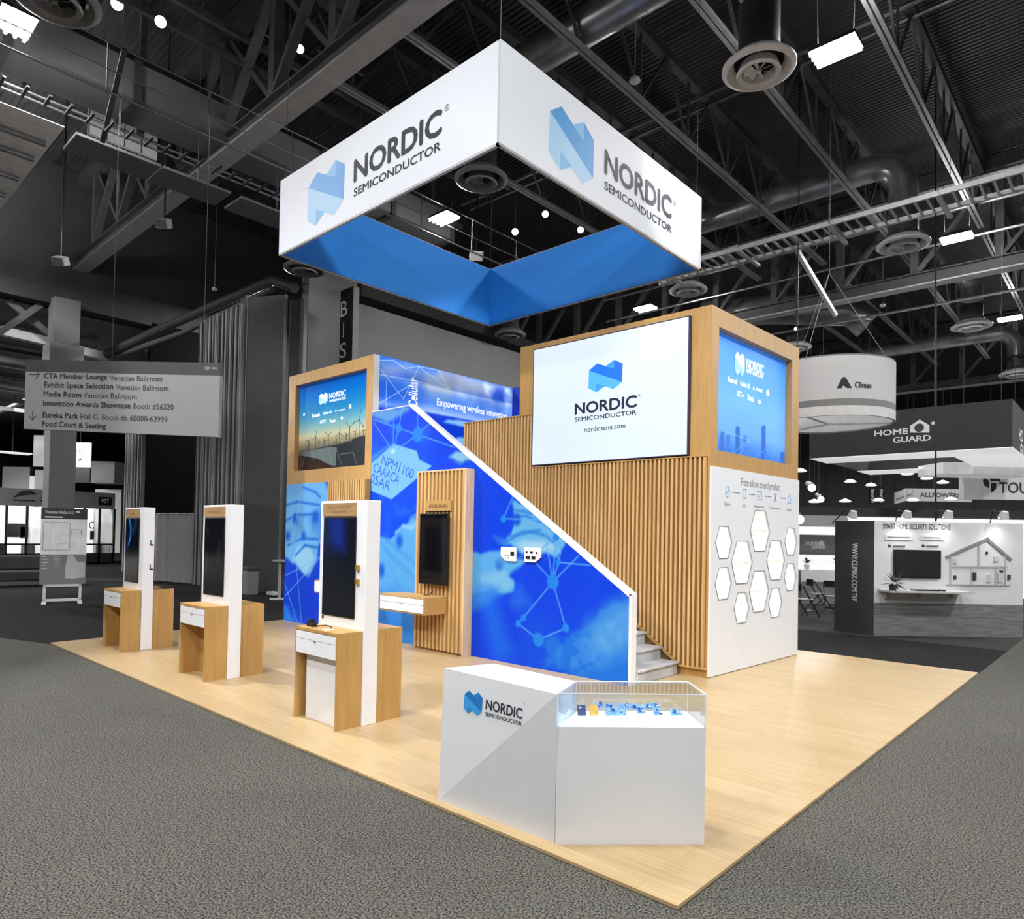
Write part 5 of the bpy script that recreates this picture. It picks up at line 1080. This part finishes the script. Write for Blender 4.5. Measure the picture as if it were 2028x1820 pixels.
for x0, x1 in ((1752, 1806), (1822, 1868)):
    q0 = pc.hit(x0, 1069); q1 = pc.hit(x1, 1060); MB().slab(pc, q0[0], q0[1], q1[0], q1[1], 0, .02).build('speech_panel', mat('speech_white', (214, 214, 214), .5), sw2)
bb = MB()
for x0, x1, y in ((1756, 1800, 1064), (1826, 1860, 1065), (1768, 1792, 1081), (1834, 1858, 1081)): q0 = pc.hit(x0, y+.8); q1 = pc.hit(x1, y-.8); bb.slab(pc, q0[0], q0[1], q1[0], q1[1], .003, .022)
bb.build('caption', INKG, sw2)
bb = MB()
q = pc.hit(1761, 1081); bb.prism([pc.pt(q[0]-.03, q[1]-.03, .002), pc.pt(q[0]-.03, q[1]+.01, .002), pc.pt(q[0], q[1]+.04, .002), pc.pt(q[0]+.03, q[1]+.01, .002), pc.pt(q[0]+.03, q[1]-.03, .002)], pc.n*.003)
q = pc.hit(1828, 1081); bb.cyl(pc.pt(q[0], q[1], .002), pc.pt(q[0], q[1], .006), .035, n=6); bb.build('small_emblem', GREYD, sw2)
hg = MB(); g = lambda X, Y: pc.pt(*pc.hit(1540+X/3.957, 900+Y/3.957), .012)
hg.bar(g(1315, 808), g(1655, 658), .02, .06).bar(g(1640, 665), g(1828, 828), .02, .06); hg.build('house_roof', GREYM, sw2)
hl = MB()
for p, q in (((1350, 800), (1350, 1020)), ((1780, 800), (1780, 1025)), ((1345, 880), (1795, 882)), ((1572, 705), (1570, 875)), ((1515, 885), (1512, 1022)), ((1705, 890), (1702, 1022)), ((1320, 1022), (1815, 1026))): hl.bar(g(*p), g(*q), .012, .03)
hl.build('house_outline', mat('pale_outline', (168, 168, 168), .5), sw2)
for X, Y, w_, h in ((1372, 855, .08, .1), (1690, 838, .09, .1), (1528, 985, .06, .16), (1638, 1000, .07, .16), (1738, 930, .06, .06), (1720, 1000, .1, .2), (1375, 980, .05, .08), (1800, 980, .05, .1), (1630, 780, .03, .05)):
    q = pc.hit(1540+X/3.957, 900+Y/3.957); MB().slab(pc, q[0], q[1], q[0]+w_, q[1]+h, 0, .03).build('mounted_device', GREYL if w_ > .06 else GREYD, sw2)
tv2 = thing('television', 'wide black television on the smart home exhibit wall', 'television', pc.pt(*pc.hit(1813, 1145), .05))
q0 = pc.hit(1768, 1144); q1 = pc.hit(1860, 1090); MB().slab(pc, q0[0], q0[1], q1[0], q1[1], .005, .06).build('housing', BLACK, tv2); MB().slab(pc, q0[0]+.02, q0[1]+.03, q1[0]-.02, q1[1]-.02, .06, .064).build('screen', mat('grey_screen_glass', (44, 44, 46), .2), tv2)
sh2 = thing('wall_shelf', 'long pale wall shelf below the wide television', 'wall shelf', pc.pt(*pc.hit(1825, 1168), .2))
q0 = pc.hit(1738, 1170); q1 = pc.hit(1900, 1164); MB().slab(pc, q0[0], q0[1], q1[0], q0[1]+.035, .003, .45).build('board', GREYL, sh2)
for x in (1750, 1818, 1881): q = pc.hit(x, 1172); MB().slab(pc, q[0]-.015, q[1]-.12, q[0]+.015, q[1]+.0, .003, .1).build('bracket', GREYL, sh2)
zs = q0[1]+.035
kb = thing('keyboard', 'black keyboard on the pale wall shelf', 'keyboard', pc.pt(*pc.hit(1815, 1164), .3)); q = pc.hit(1790, 1164); MB().slab(pc, q[0], zs, q[0]+.5, zs+.025, .22, .38).build('body', BLACK, kb); MB().slab(pc, q[0]+.56, zs, q[0]+.63, zs+.03, .25, .36).build('mouse', BLACK, kb)
pp = thing('dried_plant', 'dark spiky dried plant hanging over the left end of the pale shelf', 'plant', pc.pt(q0[0]+.15, zs, .25)); rr = random.Random(5); lf = MB(); cen = pc.pt(q0[0]+.1, zs+.16, .42)
for k in range(46):
    d = Vector((rr.uniform(-1, 1), rr.uniform(-1, 1), rr.uniform(-.5, .8))).normalized(); L = rr.uniform(.12, .33); d.z = d.z; e = cen+d*L+Vector((0, 0, -.05*L)); s = d.cross(Vector((0, 0, 1))).normalized()*.018
    lf.add([cen+d*.03, cen+d*L*.5+s, e, cen+d*L*.5-s], [(0, 1, 2, 3)])
lf.build('leaves', mat('dry_leaf', (40, 40, 38), .8), pp, ); MB().lathe(pc.pt(q0[0]+.1, zs, .36), [(.001, 0), (.06, 0), (.08, .12), (.07, .12), (.05, .02)], 16).build('pot', GREYD, pp, smooth=True)
# hanging signs at right
cr_ = at(1640, 786, 15.5); cr_ = Vector((cr_.x, cr_.y, at(1640, 842, 15.5).z)); RR = 1.33; zt = at(1640, 733, 15.5).z
rg = thing('ring_sign', 'round pale hanging ring sign with a mountain emblem and the word Climax', 'hanging sign', cr_)
m = MB(); n = 72
m.lathe((cr_.x, cr_.y, 0), [(RR, cr_.z+.34), (RR, zt)], n); m.build('fabric_ring', mat('ring_fabric', (196, 196, 196), .7, emit=.06, var=.02), rg, smooth=True)
MB().lathe((cr_.x, cr_.y, 0), [(RR+.001, cr_.z+.2), (RR+.001, cr_.z+.34)], n).build('dark_stripe', GREYM, rg, smooth=True)
MB().lathe((cr_.x, cr_.y, 0), [(RR, cr_.z), (RR+.002, cr_.z+.2)], n).build('lower_band', mat('ring_white', (206, 206, 206), .7, emit=.1), rg, smooth=True)
MB().lathe((cr_.x, cr_.y, 0), [(RR-.02, cr_.z), (RR-.02, zt)], n).build('inner_lining', mat('ring_white', (206, 206, 206), .7), rg, smooth=True)
MB().lathe((cr_.x, cr_.y, cr_.z), [(RR, 0), (RR-.05, 0), (RR-.05, .03), (RR, .03), (RR, 0)], n).lathe((cr_.x, cr_.y, zt), [(RR, 0), (RR-.05, 0), (RR-.05, .03), (RR, .03), (RR, 0)], n).build('rim', GREYM, rg, smooth=True)
sp_ = MB(); 
for k in range(3): an = k*2*PI/3+.5; sp_.bar((cr_.x, cr_.y, cr_.z+.02), (cr_.x+RR*math.cos(an), cr_.y+RR*math.sin(an), cr_.z+.02), .04, .03)
sp_.build('spoke', GREYL, rg)
for k in range(3): an = k*2*PI/3+.5; MB().tube([(cr_.x+RR*math.cos(an), cr_.y+RR*math.sin(an), zt), (cr_.x, cr_.y, zt+2.2)], .007, 6).build('cable', GREYM, rg)
MB().tube([(cr_.x, cr_.y, zt+2.2), (cr_.x, cr_.y, 14.44)], .008, 6).build('cable', STEELD, rg)
# lettering bent round the ring
def ring_text(mb, body, ang0, width, z, h):
    vs, fs = glyphs(body); x0, y0 = vs.min(0); x1, y1 = vs.max(0); out = []
    for x, y in vs: an = ang0+(x-x0)/(x1-x0)*width/RR; out.append((cr_.x+(RR+.006+ang0*.001)*math.cos(an), cr_.y+(RR+.006)*math.sin(an), z+(y-y0)/(y1-y0)*h))
    mb.add(out, fs)
dc = C0-cr_; ac = math.atan2(dc.y, dc.x); b = MB(); [ring_text(b, 'Climax', ac+.38+k*.004, .36, cr_.z+.56, .12) for k in (0, 1, 2)]; b.build('lettering', INK, rg)
b = MB()
def rp(an, z): return (cr_.x+(RR+.006)*math.cos(an), cr_.y+(RR+.006)*math.sin(an), z)
b.poly([rp(ac+.12, cr_.z+.55), rp(ac+.34, cr_.z+.55), rp(ac+.27, cr_.z+.72), rp(ac+.23, cr_.z+.79), rp(ac+.19, cr_.z+.76)]); b.build('mountain_emblem', INK, rg)
YH = at(1800, 850, 21.3).y; phg = planey(YH); xa, zb_ = phg.hit(1604, 907); xc, zb2 = phg.hit(2005, 886); _, zt_ = phg.hit(2004, 790); zb_ = (zb_+zb2)/2
hgd = thing('box_sign', 'charcoal square hanging sign reading HOME GUARD with a white underside', 'hanging sign', ((xa+xc)/2, YH, zb_))
MB().box((xa, YH, zb_), (xc, YH+.1, zt_)).box((xc-.1, YH+.1, zb_), (xc, YH+7, zt_)).box((xa, YH+.1, zb_), (xa+.1, YH+7, zt_)).box((xa+.1, YH+6.9, zb_), (xc-.1, YH+7, zt_)).build('fabric_face', mat('charcoal_fabric', (52, 52, 52), .75, emit=.02, var=.02), hgd)
MB().box((xa, YH, zb_-.02), (xc, YH+1.7, zb_)).box((xc-1.7, YH+1.7, zb_-.02), (xc, YH+7, zb_)).box((xa, YH+5.3, zb_-.02), (xc-1.7, YH+7, zb_)).build('underside', mat('underside_glow_white', (214, 214, 214), .6, emit=.75, var=.01), hgd)  # emission stands in for light bounced up onto the underside
b = MB(); text_px(b, 'HOME', phg, (1732, 864), (1798, 848), .004, .03); text_px(b, 'GUARD', phg, (1769, 877), (1843, 861), .004, .03)
q = lambda X, Y: phg.pt(*phg.hit(1540+X/4.156, 580+Y/4.156), .004)
b.poly([q(1090, 1150), q(1250, 1150), q(1250, 1090), q(1170, 1042), q(1090, 1095)]); q0 = phg.hit(1848, 838); b.cyl(phg.pt(*q0, .003), phg.pt(*q0, .006), .05, n=14); b.build('lettering', INKW, hgd)
b = MB(); q0 = phg.hit(1820.5, 847); b.cyl(phg.pt(*q0, .005), phg.pt(*q0, .007), .13, n=24); b.build('round_mark', GREYD, hgd)
ps = planex(xc); b = MB(); a0_, c0_ = ps.hit(2018, 870); b.text('HO', ps, a0_, c0_, .9, .34, .004, .03).text('GU', ps, a0_+.3, c0_-.42, .9, .34, .004, .03); b.build('side_lettering', INKW, hgd)
for x in (xa+.3, xc-.3):
    for y in (YH+.3, YH+5.6): MB().tube([(x, y, zt_), (x, y, 14.44)], .006, 6).build('cable', STEELD, hgd)
tag(MB().tube([at(1853, -100, 18), at(1853, 1032, 18)], .022, 8).build('rigging_cable', BLACK, label='long black vertical rigging cable in front of the HOME GUARD sign', cat='cable'))
def panel_sign(px0, px1, pyb, pyt, d, name, label, cat, m_, th=.3, dl=0.0, zfloor=False):
    a = at(px0, pyb, d); b_ = at(px1, pyb, d+dl); c = at(px0, pyt, d); u = Vector((b_.x-a.x, b_.y-a.y, 0)); pl = Plane((a.x, a.y, 0), u); L = u.length
    t = thing(name, label, cat, (a.x, a.y, 0 if zfloor else a.z)); MB().slab(pl, 0, 0 if zfloor else a.z, L, c.z, -th, 0).build('panel', m_, t); return t, pl, L, a.z, c.z
t, pl, L, z0, z1 = panel_sign(1909, 2060, 988, 940, 26, 'hanging_sign', 'pale hanging sign with a round emblem and letters TOU at the right edge', 'hanging sign', mat('ring_fabric', (196, 196, 196), .7, emit=.06, var=.02), .3)
b = MB(); text_px(b, 'TOU', pl, (1979, 976), (2036, 956), .004, .02)
q = lambda X, Y: pl.pt(*pl.hit(1540+X/4.156, 580+Y/4.156), .004)
b.poly([q(1740, 1505), q(1790, 1505), q(1825, 1530), q(1838, 1555), q(1800, 1548), q(1755, 1552), q(1745, 1530)]); b.poly([q(1688, 1545), q(1700, 1520), q(1738, 1545), q(1740, 1608), q(1700, 1585)]); b.poly([q(1755, 1562), q(1800, 1565), q(1798, 1610), q(1780, 1632), q(1756, 1642)]); b.build('emblem_lettering', INK, t)
for a_ in (.3, L-.6): MB().tube([pl.pt(a_, z1, -.5), pl.pt(a_, 14.44, -.5)], .006, 6).build('cable', STEELD, t)
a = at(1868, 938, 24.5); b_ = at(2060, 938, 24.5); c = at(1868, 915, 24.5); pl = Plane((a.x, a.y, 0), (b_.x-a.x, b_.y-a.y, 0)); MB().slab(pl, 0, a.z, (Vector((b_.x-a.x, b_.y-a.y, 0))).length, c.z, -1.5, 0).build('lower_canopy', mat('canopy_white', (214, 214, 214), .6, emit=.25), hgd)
t, pl, L, z0, z1 = panel_sign(1795, 1925, 992, 967, 40, 'hanging_sign', 'grey hanging sign reading ALLPOWERS in slanted letters', 'hanging sign', mat('fascia_pale', (132, 132, 132), .6, emit=.08), .2)
p = at(1771, 993, 44); u = pl.pt(0, 0)-Vector((p.x, p.y, 0)); pl2 = Plane((p.x, p.y, 0), (u.x, u.y, 0)); MB().slab(pl2, 0, z0, Vector((u.x, u.y, 0)).length, z1, -.1, 0).build('side_panel', mat('fascia_pale', (132, 132, 132), .6), t)
b = MB(); text_px(b, 'ALLPOWERS', pl, (1822, 984), (1902, 977), .006, .03); text_px(b, 'ALLPOWERS', pl2, (1775, 987), (1806, 981), .006, .02); b.build('lettering', INK, t)
MB().tube([pl.pt(L/2, z1, -.5), pl.pt(L/2, 14.44, -.5)], .006, 6).build('cable', STEELD, t)
# far booth with its dark header
t, pl, L, z0, z1 = panel_sign(1560, 2080, 1019, 1003, 22, 'booth_header', 'long dark header beam of the booth behind the smart home wall', 'booth header', mat('header_black', (34, 34, 34), .6), .2)
MB().slab(pl, 0, 0, .1, z0, -.2, 0).slab(pl, L-.1, 0, L, z0, -.2, 0).build('post', GREYD, t)
hb2 = thing('exhibit_wall', 'bright white booth wall with a grey HOME GUARD band behind the folding chairs', 'exhibit wall', at(1615, 1220, 24)); 
a = at(1540, 1200, 24); b_ = at(2080, 1200, 24); pl = Plane((a.x, a.y, 0), (b_.x-a.x, b_.y-a.y, 0)); L = Vector((b_.x-a.x, b_.y-a.y, 0)).length
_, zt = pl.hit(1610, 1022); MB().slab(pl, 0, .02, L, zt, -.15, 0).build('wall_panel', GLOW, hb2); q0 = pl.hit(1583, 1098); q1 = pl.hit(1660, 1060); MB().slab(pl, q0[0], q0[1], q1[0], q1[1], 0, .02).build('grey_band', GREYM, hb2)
q0 = pl.hit(1560, 1042); q1 = pl.hit(1680, 1022); MB().slab(pl, q0[0], q0[1], q1[0], q1[1], 0, .02).build('upper_band', GREYL, hb2)
b = MB(); text_px(b, 'HOME', pl, (1594, 1079), (1620, 1073), .024, .03); text_px(b, 'GUARD', pl, (1607, 1086), (1634, 1080), .024, .03); q = lambda x, y: pl.pt(*pl.hit(x, y), .024); b.poly([q(1620, 1080), q(1632, 1080), q(1632, 1074), q(1626, 1069), q(1620, 1074)]); b.build('lettering', INKW, hb2)
# counter, plants and folding chairs
cn = thing('counter', 'white counter in front of the bright HOME GUARD booth wall', 'counter', onz(0, 1632, 1196)); p = onz(0, 1632, 1196); u = RT.copy(); u.z = 0; u.normalize(); pl = Plane((p.x-u.x*.7, p.y-u.y*.7, 0), u); MB().slab(pl, 0, .0, 1.6, .98, -.6, 0).build('body', GREYM, cn); MB().slab(pl, -.0, .66, 1.65, 1.02, -.65, .02).build('top', WHITE, cn)
for i, (a_, lb) in enumerate(((.3, 'small dark potted plant on the left of the white counter'), (1.25, 'larger dark potted plant on the right of the white counter'))):
    t = thing('potted_plant', lb, 'plant', pl.pt(a_, 1.02, -.3)); rr = random.Random(i+2); m = MB(); cen = pl.pt(a_, 1.22, -.3)
    for k in range(30): d = Vector((rr.uniform(-1, 1), rr.uniform(-1, 1), rr.uniform(-.3, 1))).normalized()*rr.uniform(.08, .2+.12*i); s = d.cross(Vector((0, 0, 1))).normalized()*.03; m.add([cen, cen+d*.5+s, cen+d, cen+d*.5-s], [(0, 1, 2, 3)])
    m.build('foliage', mat('dry_leaf', (40, 40, 38), .8), t); MB().lathe(pl.pt(a_, 1.02, -.3), [(.001, 0), (.07, 0), (.09, .14), (.07, .14)], 16).build('pot', GREYL, t, smooth=True)
def chair(px, py, rz, label):
    p = onz(0, px, py); t = thing('folding_chair', label, 'folding chair', (p.x, p.y, 0), rz, group='black folding chairs by the booth'); k = dict(parent=t, local=True)
    MB().box((-.2, -.2, .43), (.2, .2, .455)).build('seat', GREYM, bevel=.01, **k)
    m = MB(); N = 8
    for i in range(N):
        x0 = -.21+.42*i/N; x1 = x0+.42/N; f = lambda x: .25-.05*math.cos(x/.21*PI/2); m.add([(x0, f(x0), .66), (x1, f(x1), .66), (x1, f(x1)+.02, .66), (x0, f(x0)+.02, .66), (x0, f(x0), .84), (x1, f(x1), .84), (x1, f(x1)+.02, .84), (x0, f(x0)+.02, .84)], [(3, 2, 1, 0), (4, 5, 6, 7), (0, 1, 5, 4), (2, 3, 7, 6), (1, 2, 6, 5), (3, 0, 4, 7)])
    m.build('backrest', BLACK, **k)
    for s in (-1, 1):
        MB().tube([(s*.22, -.3, 0), (s*.22, .23, .8)], .016, 8).build('front_leg', BLACK, **k); MB().tube([(s*.19, .3, 0), (s*.19, -.12, .45)], .014, 8).build('rear_leg', BLACK, **k)
    MB().tube([(-.22, -.2, .15), (.22, -.2, .15)], .012, 8).tube([(-.19, .22, .1), (.19, .22, .1)], .012, 8).build('cross_bar', BLACK, **k); return t
chair(1592, 1222, 2.6, 'nearest black folding chair beside the hexagon panel edge'); chair(1622, 1208, 2.3, 'folding chair behind the nearest one, left of the charcoal panel'); chair(1650, 1214, .4, 'folding chair half hidden by the charcoal end panel')
# lamps on arms, pendant dome lights, far banners
for px, py, lb in ((1795, 1024, 'arm spotlight above the smart home title'), (1877, 1024, 'arm spotlight above the wide television end'), (1987, 1025, 'arm spotlight at the top right of the smart home wall'), (1688, 1024, 'arm spotlight with a white clamp above the charcoal end panel')):
    p = at(px, py, 13.9); t = thing('arm_spotlight', lb, 'spotlight', p, group='arm spotlights on the smart home wall'); MB().cyl(p, p+Vector((0, 0, .12))-FW*.05, .10, .06, n=16).build('head', GREYL, t, smooth=True); MB().cyl(p-Vector((0, 0, .012)), p, .09, n=16).build('lens', LAMPS, t); MB().tube([p+Vector((0, 0, .1)), p+Vector((0, 0, .14))+FW*.3, (p.x+FW.x*(.4 if px > 1700 else .86), p.y+FW.y*(.4 if px > 1700 else .86), HW-.05)], .012, 6).build('arm', BLACK, t); spot_light('arm_spot', p-Vector((0, 0, .03))-FW*.05, 16, (p.x+FW.x*.35, p.y+FW.y*.35, .9), 120, .9, .05)
for px, py, r, d, lb in ((1608, 966, .16, 30, 'starry spotlight right of the wooden tower, upper one'), (1626, 989, .13, 30, 'starry spotlight right of the wooden tower, lower one'), (1583, 1029, .12, 18.4, 'glaring lamp at the right edge of the hexagon panel')):
    p = at(px, py, d); t = thing('stage_spotlight', lb, 'spotlight', p); MB().ball(p, r).build('lens', LAMPS, t, smooth=True); MB().cyl(p+FW*.05+Vector((0, 0, .05)), p+FW*.45+Vector((0, 0, .2)), r*1.1, r*.8, n=16).build('housing', BLACK, t, smooth=True); MB().bar(p+FW*.25+Vector((0, 0, .15)), Vector((p.x+FW.x*.25, p.y+FW.y*.25, 14.44)), .025, .025).build('yoke', BLACK, t)
for px, py in ((1585, 934), (1684, 955), (1725, 962), (1752, 927), (1797, 940), (1835, 949), (1867, 957), (1613, 995), (1674, 994), (1740, 992), (1808, 992), (1883, 990), (1961, 988)):
    p = at(px, py, 33+.55*((px-1580)//18 % 9)+.3*(py > 960)); t = thing('dome_pendant', 'white flat dome pendant lamp hanging over the far booths at right', 'pendant lamp', p, group='dome pendants over the far booths')
    MB().lathe(p, [(.001, -.03), (.2, -.02), (.3, .02), (.2, .1), (.06, .16), (.001, .17)], 20).build('shade', GLOW, t, smooth=True); MB().tube([p+Vector((0, 0, .16)), Vector((p.x, p.y, 14.44))], .006, 6).build('cord', BLACK, t)
for px0, px1, lb in ((1722, 1733, 'left of two narrow black banners with white letters on the far wall'), (1739, 1751, 'right of two narrow black banners with white letters on the far wall')):
    t, pl, L, z0, z1 = panel_sign(px0, px1, 999, 964, 52, 'banner', lb, 'banner', BLACK, .1); pv = Plane(pl.pt(L*.3, z0+.15), (0, 0, 1), -pl.u); b = MB(); b.text('LOUNGE', Plane(pl.pt(L*.72, z0+.15), (0, 0, 1), -pl.u), 0, 0, (z1-z0)*.75, L*.45, .01, .02); b.build('lettering', INKW, t); MB().bar(pl.pt(L/2, z1, -.05), pl.pt(L/2, 14.44, -.05), .05, .05).build('hanger', STEELD, t)
